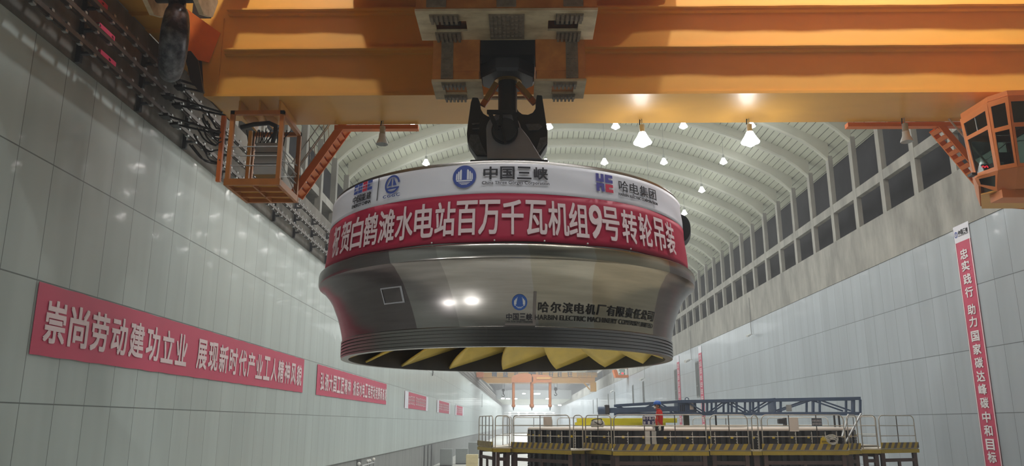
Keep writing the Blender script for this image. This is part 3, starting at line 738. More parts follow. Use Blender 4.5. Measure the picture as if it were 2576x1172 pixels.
P += [[(uc-0.125*sx, zc_-0.03), (uc-0.02*sx, zc_-0.03), (uc-0.02*sx, zc_+0.15)], [(uc+0.02*sx, zc_-0.03), (uc+0.12*sx, zc_-0.03), (uc+0.02*sx, zc_+0.15)], quad(uc-0.17*sx, zc_-0.10, uc+0.185*sx, zc_-0.065), [(uc+0.185*sx, zc_-0.09), (uc+0.14*sx, zc_-0.09), (uc+0.07*sx, zc_-0.16), (uc+0.10*sx, zc_-0.175)]]
m = MB(); add_flat(m, poly_bm(P), CM)
put_text(m, 'CGGC', uc, 4.482, 0.44, 0.065, 0.012, 1.25); m.build('emblem', 'logo_blue', ban)
# right marks
ua, _ = U(1498, 470); ub, _ = U(1540, 470); ua, ub = 1.912, 2.312; w = (ub-ua)/2-0.015; h = 0.172
def blocky(x, z, kind):
    g = 0.055
    if kind == 'U': return [quad(x, z, x+w, z+h*0.4), quad(x, z+h*0.4, x+w*0.38, z+h), quad(x+w*0.62, z+h*0.4, x+w, z+h)]
    if kind == 'n': return [quad(x, z+h*0.6, x+w, z+h), quad(x, z, x+w*0.38, z+h*0.6), quad(x+w*0.62, z, x+w, z+h*0.6)]
    return [quad(x, z, x+w*0.45, z+h), quad(x+w*0.45, z, x+w, z+h*0.38), quad(x+w*0.45, z+h*0.62, x+w, z+h)]
zt_ = 4.677
m = MB(); add_flat(m, poly_bm(blocky(ua, zt_+0.03, 'U')+blocky(ua+w+0.03, zt_+0.03, 'C')+blocky(ua, zt_-h, 'n')), CM); m.build('emblem', 'logo_violet', ban)
m = MB(); add_flat(m, poly_bm(blocky(ua+w+0.03, zt_-h, 'C')), CM); m.build('emblem', 'logo_red', ban)
ua, ub = 2.44, 3.645; m = MB(); w = (ub-ua)/4
for i, ch in enumerate('哈电集团'): put_text(m, ch, ua+w*(i+0.5), 4.70, w*0.86, 0.235, 0.012)
put_text(m, 'HARBIN ELECTRIC CORPORATION', (ua+ub)/2, 4.51, ub-ua, 0.058, 0.014); m.build('lettering', 'ink', ban)
m = MB()
for px in (1092, 1245, 1367, 1472, 1577):
    u, _ = U(px, 615); c = Vector(CM(u, Z_B+0.02)); m.ball(c, 0.018, 8)
m.build('eyelet', 'white_paint', ban)
# --- lettering on the band
def UB(px, py): a, z = on_run(px, py, 3.99); return a*3.97, z
BM_ = band_map(0.012)
ua, _ = UB(1353, 770); ub, _ = UB(1651, 795)
m = MB(); txt = '哈尔滨电机厂有限责任公司'; w = (ub-ua)/len(txt)
for i, ch in enumerate(txt): add_flat(m, text_bm(ch, w*0.86, 0.20, 0.025), BM_, ua+w*(i+0.5), 2.175, 0.1)
ua2, _ = UB(1348, 795); ub2, _ = UB(1652, 818)
add_flat(m, text_bm('HARBIN ELECTRIC MACHINERY COMPANY LIMITED', ub2-ua2, 0.095, 0.014), BM_, (ua2+ub2)/2, 1.985, 0.1)
m.build('lettering', 'paint_black', run)
ua, _ = UB(1288, 762); ub, _ = UB(1327, 762)
gorges_logo((ua+ub)/2, 2.255, (ub-ua)/2, lambda off: band_map(off-0.04), 'decal_blue', 'white_paint', run)
ua, _ = UB(1272, 793); ub, _ = UB(1342, 793); m = MB(); w = (ub-ua)/4
for i, ch in enumerate('中国三峡'): add_flat(m, text_bm(ch, w*0.86, 0.13, 0.02), BM_, ua+w*(i+0.5), 1.985, 0.1)
add_flat(m, text_bm('China Three Gorges Corporation', ub-ua, 0.035, 0.01), BM_, (ua+ub)/2, 1.895, 0.1); m.build('lettering', 'ink', run)
def strip_band(nm, mname, polys):
    m = MB(); bm = poly_bm(polys); bmesh.ops.subdivide_edges(bm, edges=bm.edges[:], cuts=6, use_grid_fill=True); add_flat(m, bm, band_map(0.008), 0, 0, 0.08); return m.build(nm, mname, run)
u_, _ = UB(1270, 815); v_, _ = UB(1346, 760)
strip_band('tape_strip', 'tape', [quad(u_, 1.825, v_+0.03, 1.865), quad(v_-0.03, 1.865, v_+0.03, 2.46)])
ua, _ = UB(966, 745); ub, _ = UB(1018, 745)
strip_band('tape_strip', 'grey_plate', [quad(ua, 2.33, ub, 2.355), quad(ua, 2.62, ub, 2.645), quad(ua, 2.355, ua+0.03, 2.62), quad(ub-0.05, 2.355, ub, 2.62)])
#PART3
# ================================================================== BANNERS ON THE WALLS
def cloth(fn, u0, u1, v0, v1, mname, nm, parent, wav=0.012):
    m = MB(); nu, nv = 60, 4; G = []
    for i in range(nu+1):
        u = lerp(u0, u1, i/nu)
        G.append([m.bm.verts.new(fn(u, lerp(v0, v1, j/nv)+(wav*math.sin(i*1.7)*math.sin(i*0.31) if j in (0, nv) else 0))) for j in range(nv+1)])
    for A, B in zip(G, G[1:]):
        for j in range(nv): m.bm.faces.new([A[j], B[j], B[j+1], A[j+1]])
    o = m.build(nm, mname, parent); so = o.modifiers.new('thick', 'SOLIDIFY'); so.thickness = 0.008; so.offset = 0
    return o
def lmap(off): return lambda u, v, w=0.0: (XL+off+w, u, v)
def rmap(off): return lambda u, v, w=0.0: (XR-off-w, -u, v)
def fake_glyph(x0, x1, z0, z1, rnd):      # an unreadable far-off character: a few crossing strokes
    w, h = x1-x0, z1-z0; P = []
    for k in range(3):
        z = z0+h*(0.08+0.37*k+rnd.uniform(-.05, .05)); P.append(quad(x0+w*rnd.uniform(0, .15), z, x1-w*rnd.uniform(0, .15), z+h*0.11))
    for k in range(2):
        x = x0+w*(0.18+0.45*k+rnd.uniform(-.08, .08)); P.append(quad(x, z0+h*rnd.uniform(0, .25), x+w*0.13, z1-h*rnd.uniform(0, .2)))
    return P
b1 = thing('wall_banner', 'longest red banner with white slogan on left wall, nearest the camera', 'banner', (XL, 17.5, 1.53))
cloth(lmap(0.03), 17.48, 39.75, 1.51, 3.14, 'banner_pink', 'field', b1)
m = MB()
ya, yb_ = atX(104, 800, XL).y, atX(470, 880, XL).y; yc, yd = atX(489, 900, XL).y, atX(757, 950, XL).y
for txt, a, b in (('崇尚劳动建功立业', ya, yb_), ('展现新时代产业工人精神风貌', yc, yd)):
    w = (b-a)/len(txt)
    for i, ch in enumerate(txt): add_flat(m, text_bm(ch, w*0.86, 1.0, 0.03), lmap(0.045), a+w*(i+0.5), 2.31)
m.build('lettering', 'pink_ink', b1)
b2 = thing('wall_banner', 'second red banner with white slogan on left wall, just beneath the runner', 'banner', (XL, 42.4, 1.5))
cloth(lmap(0.03), 42.4, 64.3, 1.5, 3.1, 'banner_pink', 'field', b2)
m = MB()
ya, yb_ = atX(803, 960, XL).y, atX(881, 970, XL).y; yc, yd = atX(886, 975, XL).y, atX(971, 990, XL).y
for txt, a, b in (('弘扬大国工匠精神', ya, yb_), ('掀起水电工程劳动竞赛新高潮', yc, yd)):
    w = (b-a)/len(txt)
    for i, ch in enumerate(txt): add_flat(m, text_bm(ch, w*0.86, 0.95, 0.03), lmap(0.05), a+w*(i+0.5), 2.25)
m.build('lettering', 'pink_ink', b2)
rnd = random.Random(3)
for (ya, yb_, lab, n) in ((74.4, 92.6, 'third pale red banner along left wall, with white panels at both ends', 18), (102.5, 121, 'fourth faded red banner far along left wall, white panel at each end', 18), (130.4, 147.7, 'farthest small pink banner at the far end of left wall', 16)):
    b3 = thing('wall_banner', lab, 'banner', (XL, ya, 1.46))
    cloth(lmap(0.03), ya, yb_, 1.45, 2.98, 'banner_pink', 'field', b3)
    e = (yb_-ya)*0.125
    for a, b in ((ya, ya+e), (yb_-e*0.8, yb_)): m = MB(); add_flat(m, poly_bm([quad(a, 1.42, b, 3.0)]), lmap(0.05)); m.build('white_panel', 'banner_white', b3)
    m = MB(); w = (yb_-ya-2*e)/n; P = []
    for i in range(n):
        if i == n//2-3: continue
        P += fake_glyph(ya+e+w*(i+0.08), ya+e+w*(i+0.92), 1.78, 2.68, rnd)
    add_flat(m, poly_bm(P), lmap(0.06)); m.build('lettering', 'pink_ink', b3)
# vertical banners on the right wall
vb = thing('wall_banner', 'tall narrow red banner with white characters hanging on right wall, nearest the camera', 'banner', (XR, 34.8, -3.2))
yl, yr = 35.36, 34.1; um = -(yl+yr)/2
def zr(px, py): return atX(px, py, XR).z
zt_, zh = 8.75, zr(2421, 607)
cloth(rmap(0.03), -yl, -yr, -3.3, zh, 'banner_pink', 'field', vb, 0.0)
cloth(rmap(0.03), -yl, -yr, zh, zt_, 'banner_white', 'header', vb, 0.0)
m = MB(); add_flat(m, poly_bm([quad(-yl, -3.3, -yl+0.07, zh), quad(-yr-0.07, -3.3, -yr, zh)]), rmap(0.042)); m.build('border', 'pink_ink', vb)
m = MB()
for ch, py in zip('忠实践行助力国家碳达峰碳中和目标', (638, 668, 701, 734, 778, 809, 845, 878, 912, 946, 979, 1013, 1049, 1083, 1118, 1150)):
    add_flat(m, text_bm(ch, 0.62, 0.46, 0.03), rmap(0.05), um, zr(2398+21+(py-568)*0.1376, py))
m.build('lettering', 'white_ink', vb)
m = MB()
for i, ch in enumerate('中国三峡'): add_flat(m, text_bm(ch, 0.17, 0.22, 0.03), rmap(0.045), um-0.16+0.205*i, 8.40)
add_flat(m, text_bm('China Three Gorges Corporation', 0.8, 0.045, 0.01), rmap(0.045), um+0.14, 8.25)
m.build('lettering', 'ink', vb)
gorges_logo(um-0.45, 8.36, 0.14, lambda off: rmap(0.04+off-0.055), 'logo_blue', 'white_ink', vb)
for (pxa, pxb, pt, pb, ph, lab) in ((1761, 1769, 870, 1062, 888, 'slim red vertical banner on right wall beside the tallest slot window'), (1705, 1711, 895, 1062, 911, 'slim faded red vertical banner on right wall, farther of the two beyond the runner')):
    yl2, yr2 = atX(pxa, 950, XR).y, atX(pxb, 950, XR).y; zt2 = atX(pxa, pt, XR).z; zh2 = atX(pxa, ph, XR).z
    v2 = thing('wall_banner', lab, 'banner', (XR, (yl2+yr2)/2, -3))
    cloth(rmap(0.03), -yl2, -yr2, -3, zh2, 'banner_pink', 'field', v2, 0); cloth(rmap(0.03), -yl2, -yr2, zh2, zt2, 'banner_white', 'header', v2, 0)
    m = MB(); P = []; w = yl2-yr2
    for k in range(15): P += fake_glyph(-yl2+w*0.15, -yr2-w*0.15, zh2-0.75*(k+1), zh2-0.75*(k+1)+0.55, rnd)
    add_flat(m, poly_bm(P), rmap(0.05)); m.build('lettering', 'white_ink', v2)
# ================================================================== CONDUCTOR RAILS ON THE LEFT CRANE BEAM
clamp = None
RY = [14.0+0.62*k for k in range(62)]
for zr_, lab in ((8.95, 'lowest of three dark conductor rails along the left crane beam'), (9.58, 'middle of three dark conductor rails along the left crane beam'), (10.18, 'topmost of three dark conductor rails along the left crane beam')):
    t = thing('conductor_rail', lab, 'power rail', (-10.6, 10, zr_), 0, 'conductor rails on the left beam')
    m = MB(); m.box(-10.675, -10.525, 6, 400, zr_-0.07, zr_+0.05); m.box(-10.63, -10.57, 6, 400, zr_-0.11, zr_-0.07); m.build('bar', 'rail_metal', t)
    for y in RY:
        if clamp is None:
            m = MB(); m.box(-0.14, 0.08, -0.05, 0.05, 0.05, 0.11); m.box(-0.12, -0.06, -0.04, 0.04, 0.11, 0.17); m.box(-0.04, 0.06, -0.06, 0.06, -0.13, -0.06)
            clamp = m.build('clamp', 'galvanised', t, local=True); c = clamp
        else: c = clamp.copy(); COL.objects.link(c); c.parent = t
        c.location = (0, y-10, 0)
    m = MB()
    for k in range(90): m.box(-10.74, -10.5, 52.5+k*1.3, 52.6+k*1.3, zr_+0.04, zr_+0.14)
    o = m.build('far_clamps', 'galvanised', t); o['kind'] = 'stuff'
    m = MB()
    yy = {8.95: 17.9, 9.58: 17.7, 10.18: 17.2}[zr_]
    m.box(-10.68, -10.52, yy, yy+0.75, zr_+0.03, zr_+0.15); m.build('joint_cover', 'logo_red' if zr_ > 10 else 'banner_pink', t)
br0 = None
ORD = 'first second third fourth fifth sixth seventh eighth ninth tenth eleventh twelfth thirteenth fourteenth fifteenth sixteenth seventeenth eighteenth nineteenth twentieth twenty-first twenty-second twenty-third twenty-fourth twenty-fifth twenty-sixth'.split()
for k in range(26):
    y = 14.55+3.12*k
    if br0 is None:
        br0 = thing('rail_bracket', 'steel bracket post behind the conductor rails, first from the camera end', 'bracket', (-10.85, y, 8.6), 0, 'conductor rail brackets')
        m = MB(); m.box(-0.12, 0.0, -0.06, 0.06, 0.02, 1.9); m.build('post', 'dark_grey', br0, local=True)
        for zz in (0.27, 0.90, 1.50): MB().box(-0.1, 0.24, -0.05, 0.05, zz-0.03, zz+0.03).build('arm', 'dark_grey', br0, local=True)
    else: dup(br0, (-10.85, y, 8.6), label='steel bracket post behind the conductor rails, %s from the camera end' % ORD[k])
# ================================================================== CABLE CAGE AND STAIR UNDER THE GIRDER'S LEFT END
cg = thing('service_cage', 'orange steel cage with a grey control box hanging under the girder\'s left end', 'cage', (-7.8, 22.6, 6.7))
x0, x1, y0, y1, z0, z1 = -8.55, -7.08, 21.7, 23.5, 6.72, 9.0
for xx in (-8.4, -7.8, -7.2): MB().box(xx-0.03, xx+0.03, 21.75, 23.4, 8.98, 9.352).build('hanger', 'yellow', cg)
for (x, y) in ((x0, y0), (x1, y0), (x0, y1), (x1, y1)):
    MB().box(x-0.06, x+0.06, y-0.06, y+0.06, z0, z1).build('post', 'cage_orange', cg)
m = MB()
m.box(x0-0.08, x1+0.08, y0-0.07, y0+0.03, z0-0.02, z0+0.17); m.box(x0-0.08, x1+0.08, y1-0.03, y1+0.07, z0-0.02, z0+0.17)
m.box(x0-0.08, x0+0.02, y0, y1, z0-0.02, z0+0.17); m.box(x1-0.02, x1+0.08, y0, y1, z0-0.02, z0+0.17)
m.box((x0+x1)/2-0.03, (x0+x1)/2+0.03, y0, y1, z0-0.02, z0+0.1)
for k in range(1, 3): m.box(x0, x1, y0+k*0.6-0.03, y0+k*0.6+0.03, z0-0.02, z0+0.1)
m.build('base_frame', 'cage_orange', cg)
MB().box(x0, x1, y0, y1, z0+0.1, z0+0.13).build('floor_plate', 'yellow', cg)
m = MB(); m.box(x0-0.06, x1+0.06, y0-0.06, y0+0.06, 8.88, 9.0); m.box(x0-0.06, x1+0.06, y1-0.06, y1+0.06, 8.88, 9.0); m.box(x1-0.06, x1+0.06, y0, y1, 8.88, 9.0); m.build('top_frame', 'cage_orange', cg)
m = MB()
for z in (7.30, 7.60, 7.88): m.tube([(x0, y0-0.02, z), (x1, y0-0.02, z)], 0.018, 6); m.tube([(x1, y0, z), (x1, y1, z)], 0.018, 6)
for k in range(2):
    m.tube([(x1, y0+0.1, 7.0+k*0.5), (x1, y1-0.1, 7.5+k*0.4)], 0.014, 6); m.tube([(x1, y0+0.1, 7.5+k*0.4), (x1, y1-0.1, 7.0+k*0.5)], 0.014, 6)
m.build('guard_bars', 'galvanised', cg)
MB().box(-7.92, -7.18, 22.0, 22.5, 7.12, 8.12).build('control_box', 'cabinet', cg, bevel=0.02)
m = MB()
for z in (7.45, 7.8): m.box(-7.93, -7.17, 21.98, 22.0, z, z+0.015)
m.build('box_seam', 'dark_grey', cg)
m = MB()
m.tube([(-7.5, 22.2, 8.12), (-7.42, 22.2, 8.5), (-7.45, 22.25, 8.75), (-7.7, 22.4, 8.9), (-8.2, 22.5, 8.9), (-8.6, 22.5, 8.8)], 0.07, 8)
m.build('conduit', 'cable', cg, smooth='all')
m = MB(); rnd = random.Random(5)
for k in range(9):
    xa = -8.45+0.12*k; za = 8.85-rnd.random()*0.15
    m.tube([(xa, 22.6, za), (xa+rnd.uniform(-.1, .2), 22.7, za-rnd.uniform(.3, .8)), (xa+rnd.uniform(0, .4), 22.7, za-rnd.uniform(.3, .6)), (xa+0.4, 22.6, za)], 0.016, 5)
m.build('cables', 'cable', cg, smooth='all')
MB().bar((-8.2, 22.3, 6.9), (-8.2, 22.3, 8.6), 0.1, 0.1).build('inner_post', 'yellow', cg)
cl = thing('current_collector', 'black bundle of collector arms and cables between cage and conductor rails', 'collector', (-9.3, 22.4, 7.6))
m = MB()
MB().box(-8.98, -8.86, 21.9, 22.02, 6.9, 8.95).build('mast', 'orange', cl)
for z in (8.95, 9.58, 10.18):
    for dy in (-0.35, 0.35):
        MB().bar((-8.95, 22.0+dy*0.3, z-0.55), (-10.45, 22.0+dy, z-0.12), 0.07, 0.05).build('arm', 'cable', cl)
        MB().box(-10.66, -10.4, 21.85+dy, 22.15+dy, z-0.16, z-0.07).build('shoe', 'black_paint', cl)
m = MB()
for k in range(12):
    z = 7.5+rnd.random()*1.3; xx = -8.9-rnd.random()*0.5
    m.tube([(lerp(-8.9, xx-0.5, q/10), 22.0+0.1*math.sin(q+k), z+(q/10)*0.5-0.25*math.sin(math.pi*q/10)) for q in range(11)], 0.028, 5)
m.build('cables', 'cable', cl, smooth='all')
st = thing('crane_stair', 'steep orange steel stair with pale handrails rising from the cage to the girder', 'stair', (-6.6, 23.8, 7.1))
A, B = Vector((-7.22, 0, 7.12)), Vector((-5.72, 0, 9.52))
for y in (23.80, 24.46):
    m = MB(); m.bar((A.x, y, A.z), (B.x, y, B.z), 0.05, 0.22, up=(0, 0, 1)); m.build('stringer', 'orange', st)
for k in range(11):
    p = A.lerp(B, (k+0.6)/11.5)
    m = MB(); m.prism([(p.x-0.17, 23.82, p.z+0.02), (p.x+0.12, 23.82, p.z+0.02), (p.x-0.02, 23.82, p.z-0.09)], (0, 0.64, 0)); m.build('tread', 'orange', st)
for y in (23.80, 24.46):
    m = MB()
    for h in (0.5, 0.95): m.tube([(A.x-0.15, y, A.z+h), (B.x-0.15, y, B.z+h)], 0.018, 6)
    for k in range(4):
        p = A.lerp(B, (k+0.2)/3.5); m.tube([(p.x-0.05, y, p.z), (p.x-0.15, y, p.z+0.97)], 0.016, 6)
    m.build('handrail', 'galvanised', st)
st2 = thing('crane_stair', 'short orange stair beside the operator cab under the girder\'s right end', 'stair', (13.8, 23.6, 8.0))
A, B = Vector((13.35, 0, 9.30)), Vector((14.75, 0, 7.2))
for y in (23.80, 24.34):
    m = MB(); m.bar((A.x, y, A.z), (B.x, y, B.z), 0.05, 0.2); m.build('stringer', 'orange', st2)
for k in range(9):
    p = A.lerp(B, (k+0.5)/9); m = MB(); m.prism([(p.x-0.16, 23.82, p.z), (p.x+0.16, 23.82, p.z), (p.x-0.04, 23.82, p.z-0.09)], (0, 0.5, 0)); m.build('tread', 'orange', st2)
m = MB(); m.tube([(A.x+0.1, 23.5, A.z+0.1), (B.x+0.1, 23.5, B.z+0.1)], 0.03, 6); m.build('handrail', 'rail_steel', st2)
# ================================================================== OPERATOR CAB
cab = thing('operator_cab', 'orange glazed crane operator cab hanging under the girder\'s right end', 'crane cab', (13.3, 20.4, 5.8))
zt_, zb_, zf_ = 8.4, 6.5, 6.0
T = [Vector((12.46, 21.13, zt_)), Vector((12.53, 19.93, zt_)), Vector((12.81, 19.51, zt_)), Vector((13.6, 19.45, zt_)), Vector((14.6, 19.9, zt_)), Vector((14.6, 22.5, zt_)), Vector((13.35, 22.5, zt_))]
Bm = [Vector((12.35, 20.65, zb_)), Vector((12.56, 19.96, zb_)), Vector((12.9, 19.70, zb_)), Vector((13.6, 19.6, zb_)), Vector((14.5, 19.95, zb_)), Vector((14.5, 22.3, zb_)), Vector((13.3, 22.3, zb_))]
Fb = [Vector((12.40, 20.62, zf_+0.28)), Vector((12.62, 20.22, zf_)), Vector((12.95, 20.0, zf_)), Vector((13.6, 19.9, zf_)), Vector((14.4, 20.2, zf_)), Vector((14.4, 22.0, zf_)), Vector((13.2, 22.0, zf_+0.1))]
frame = MB(); glassq = []
def panel(a, b, c, d, holes, thick=0.05):   # quad a(bl) b(br) c(tr) d(tl); holes in unit coords
    P = lambda u, v: (a*(1-u)+b*u)*(1-v)+(d*(1-u)+c*u)*v
    us = sorted({0.0, 1.0, *[h[0] for h in holes], *[h[1] for h in holes]}); vs = sorted({0.0, 1.0, *[h[2] for h in holes], *[h[3] for h in holes]})
    for u0, u1 in zip(us, us[1:]):
        for v0, v1 in zip(vs, vs[1:]):
            um_, vm_ = (u0+u1)/2, (v0+v1)/2
            if any(h[0] < um_ < h[1] and h[2] < vm_ < h[3] for h in holes): continue
            frame.face([P(u0, v0), P(u1, v0), P(u1, v1), P(u0, v1)])
    for h in holes:
        glassq.append([P(h[0], h[2]), P(h[1], h[2]), P(h[1], h[3]), P(h[0], h[3])])
holesets = [[(0.08, 0.88, 0.06, 0.62), (0.08, 0.90, 0.68, 0.90)], [(0.14, 0.88, 0.06, 0.54), (0.14, 0.86, 0.60, 0.92)], [(0.08, 0.92, 0.05, 0.56), (0.06, 0.94, 0.62, 0.92)], [(0.08, 0.92, 0.05, 0.9)], [(0.08, 0.92, 0.2, 0.9)], [(0.08, 0.92, 0.3, 0.9)], []]
for i in range(7):
    j = (i+1) % 7
    panel(Bm[i], Bm[j], T[j], T[i], holesets[i])
    panel(Fb[i], Fb[j], Bm[j], Bm[i], [(0.14, 0.9, 0.2, 0.8)] if i == 0 else [])
bmesh.ops.remove_doubles(frame.bm, verts=frame.bm.verts, dist=0.001)
o = frame.build('frame', 'cab_orange', cab); so = o.modifiers.new('thick', 'SOLIDIFY'); so.thickness = 0.06; so.offset = 0
for q in glassq:
    m = MB(); m.face(q); o = m.build('window', 'cab_glass', cab); so = o.modifiers.new('thick', 'SOLIDIFY'); so.thickness = 0.012; so.offset = 0
    m = MB(); m.tube([Vector(p) for p in q], 0.017, 4, closed=True); m.build('seal', 'seat_dark', o)
q = glassq[1]; m = MB(); m.bar((q[0]+q[1])/2, (q[2]+q[3])/2, 0.03, 0.03); m.build('window_bar', 'galvanised', cab)
m = MB(); m.prism([p+Vector((0, 0, 0.02)) for p in T], (0, 0, 0.14)); m.build('roof', 'cab_orange', cab)
m = MB(); m.prism([(p.x, p.y, zf_+0.01) for p in Fb], (0, 0, 0.04)); m.build('floor_plate', 'yellow', cab)
MB().box(12.62, 14.4, 20.05, 20.6, 5.78, 6.0).build('skid', 'cab_orange', cab)
MB().box(13.7, 14.5, 21.7, 22.4, 8.5, 9.352).build('hanger', 'cab_orange', cab)
m = MB(); m.box(13.4, 13.9, 20.9, 21.4, 6.3, 6.85); m.box(13.45, 13.85, 21.35, 21.5, 6.85, 7.5); m.build('seat', 'seat_dark', cab, bevel=0.04)
MB().box(12.85, 13.15, 20.6, 21.2, 6.2, 6.95).build('console', 'cabinet', cab, bevel=0.02)
m = MB(); m.tube([(12.75, 21.0, 7.0), (13.3, 20.6, 7.5), (13.9, 20.5, 7.55)], 0.015, 5); m.build('inner_rail', 'white_paint', cab)
dp = atY(2477, 420, 20.75)
MB().box(dp.x-0.10, dp.x+0.12, dp.y, dp.y+0.06, dp.z-0.07, dp.z+0.07).build('display', 'black_paint', cab)
m = MB(); P = []
for k in (0, 1):
    x = dp.x-0.045+k*0.095
    m.tube([(x-0.03, dp.y-0.01, dp.z-0.02), (x-0.025, dp.y-0.01, dp.z+0.02), (x+0.01, dp.y-0.01, dp.z+0.03), (x+0.03, dp.y-0.01, dp.z+0.005), (x+0.03, dp.y-0.01, dp.z-0.03)], 0.011, 6)
m.build('digits', 'red_glow', cab)
mp_ = atY(2446, 441, 20.6); MB().box(mp_.x-0.12, mp_.x+0.02, 20.4, 20.62, mp_.z-0.05, mp_.z+0.02).build('mirror', 'black_paint', cab)
# ================================================================== AUXILIARY HOOK AT TOP LEFT
K = 1.2; hx, hy = -7.06*K, 14.5*K
ax = thing('auxiliary_hook', 'worn dark single crane hook hanging at top left, seen edge-on', 'hook', (hx, hy, 6.75*K))
path, rad = [], []
for z in (8.5, 8.2): path.append((hx-0.01, hy, z*K)); rad.append(0.17*K)
cz, rr = 7.55*K, 0.60*K
for k in range(17):
    a = math.radians(70-k*17); q = -rr*math.cos(a)+0.12*K
    path.append((hx-0.45*q, hy+0.89*q, cz+rr*math.sin(a))); rad.append((0.20+0.07*math.sin(math.pi*min(k/11, 1)) if k < 12 else 0.27*max(0.25, 1-(k-11)/6))*K)
m = MB(); m.tube(path, rad, 20); m.build('hook', 'hook_dark', ax, smooth='all')
m = MB(); m.tube([(hx-0.55*K, hy, 8.62*K), (hx+0.55*K, hy, 8.62*K)], 0.2*K, 16); m.build('crosshead', 'black_paint', ax, smooth=True)
for sx in (-1, 1):
    m = MB(); m.tube([(hx+sx*0.46*K, hy, 8.75*K), (hx+sx*0.56*K, hy, 8.75*K)], 0.62*K, 8); m.build('cheek_plate', 'block_tan', ax)
m = MB(); m.tube([(hx-0.4*K, hy, 9.3*K), (hx+0.4*K, hy, 9.3*K)], 0.6*K, 24); m.build('sheave', 'black_paint', ax, smooth=True)
for sx in (-0.25, 0.25): MB().tube([(hx+sx, hy-0.5, 9.3*K), (hx+sx, hy-0.5, 13.0)], 0.02, 6).build('rope', 'cable', ax)
MB().box(hx-0.3, hx+0.3, 15.7, 21.55, 13.0, 13.4).build('hoist_beam', 'unseen_crane_brown', crane)
# ================================================================== LAMPS
def hang_lamp(lit, loc, label, group, size=0.3, rod=3.0):
    t = thing('pendant_lamp', label, 'lamp', loc, 0, group)
    m = MB(); m.tube([(0, 0, 0.35), (0, 0, rod)], 0.014, 6); m.build('rod', 'galvanised', t, local=True)
    m = MB(); m.lathe([(0.05, 0.36), (0.09, 0.34), (0.09, 0.12), (0.11, 0.08), (0.06, 0.06)], (0, 0, 0), 16); m.build('housing', 'lamp_shell', t, local=True, smooth=True)
    m = MB(); m.lathe([(0.10, 0.10), (size*0.6, -0.05), (size, -0.24), (size*0.97, -0.26)], (0, 0, 0), 24); o = m.build('shade', 'lamp_glow_soft' if lit else 'frosted', t, local=True, smooth='all')
    m = MB(); m.lathe([(0.02, -0.40), (size*0.45, -0.34), (size*0.80, -0.24), (size*0.90, -0.2), (size*0.6, -0.1), (0.02, -0.08)] if lit else [(0.01, -0.14), (0.06, -0.1), (0.05, 0.02), (0.01, 0.04)], (0, 0, 0), 20); m.build('bulb', 'lamp_glow' if lit else 'white_paint', t, local=True, smooth='all')
    return t
l0 = None
for k in range(0, 6):
    y = LAMP_ROW0+k*LAMP_PITCH
    for i, x in enumerate(LAMP_X):
        rodl = vz(x, DR)-LAMP_Z
        if y < 45 : continue
        lab = 'lit vault lamp, %s from left in the %s row' % (('first', 'second', 'third', 'fourth', 'fifth', 'sixth')[i], ('nearest', 'second nearest', 'third nearest', 'fourth nearest', 'fifth nearest', 'sixth nearest', 'far', 'far')[k])
        if k > 5: continue
        t = hang_lamp(True, (x, y, LAMP_Z), lab, 'pendant lamps in rows under the vault', 0.27, rodl)
gl = bpy.data.lights.new('girder_lamp_light', 'POINT'); gl.energy = 90; gl.shadow_soft_size = 0.25; gl.color = (1, 0.99, 0.96)
for x, lit, lab in ((-4.42, 0, 'unlit glass pendant lamp hanging under the girder, left of the hook'), (3.78, 1, 'big bright lamp hanging under the girder, right of the hook'), (7.15, 1, 'big bright lamp hanging under the girder, farther right of the two lit ones'), (12.02, 0, 'unlit glass pendant lamp hanging under the girder near the operator cab')):
    t = hang_lamp(lit, (x, 23.4, 8.82), lab, 'lamps hung under the girder', 0.29 if lit else 0.19, 0.6)
    m = MB(); m.tube([(0.0, 0.03, 0.15), (-0.07, 0.03, 0.35), (-0.05, 0.03, 0.55)], 0.02, 6); m.build('cord', 'cable', t, local=True)
    if lit: hall_light('girder_lamp_light', x, 23.4, 8.3, gl)

# ================================================================== ROTOR ON ITS ASSEMBLY PLATFORM
OC = Vector((7.7, 38.75, 0)); RO = 7.5
rot = thing('generator_rotor', 'huge black generator rotor stack ringed by the striped work platform', 'generator rotor', (OC.x, OC.y, Z0))
m = MB(); m.lathe([(7.25, -4.9), (7.25, -0.26)], OC, 112); m.build('rim', 'rotor_plate', rot)
m = MB(); m.lathe([(7.48, -0.26), (7.48, -0.20), (7.4, -0.14), (3.0, -0.12), (3.0, -0.26)], OC, 112); m.build('top_ring', 'board', rot)
pm = None; NPOL = 56
for k in range(NPOL):
    a = 2*math.pi*(k+0.35)/NPOL
    if math.cos(a) < -0.15: continue                               # far side, never seen
    if pm is None:
        m = MB(); m.box(-0.17, 0.17, -7.48, -7.2, -4.8, -0.27)
        for j in range(26): m.box(-0.15, 0.15, -7.5, -7.47, -0.62-j*0.11, -0.58-j*0.11)
        pm = m.build('pole', 'rotor_black', rot, local=True)
        m = MB()
        for x in (-0.34, -0.26, 0.24): m.box(x-0.055, x+0.055, -7.36, -7.2, -4.8, -0.27)
        p2 = m.build('spacer_bars', 'dark_grey', pm, local=True)
        m = MB(); m.box(-0.05, 0.05, -7.52, -7.49, -0.55, -0.46); t2 = m.build('tag', 'tag_yellow', pm, local=True)
        m = MB(); m.box(0.19, 0.21, -7.5, -7.47, -1.0, -0.3)
        for j in range(7): m.box(0.16, 0.21, -7.5, -7.48, -1.0+j*0.1, -0.97+j*0.1)
        s2 = m.build('edge_strip', 'white_paint', pm, local=True)
        o = pm
    else:
        o = pm.copy(); COL.objects.link(o); o.parent = rot
        for ch in (p2, t2, s2):
            c = ch.copy(); COL.objects.link(c); c.parent = o
    o.rotation_euler = (0, 0, a); o.location = (0, 0, -Z0)
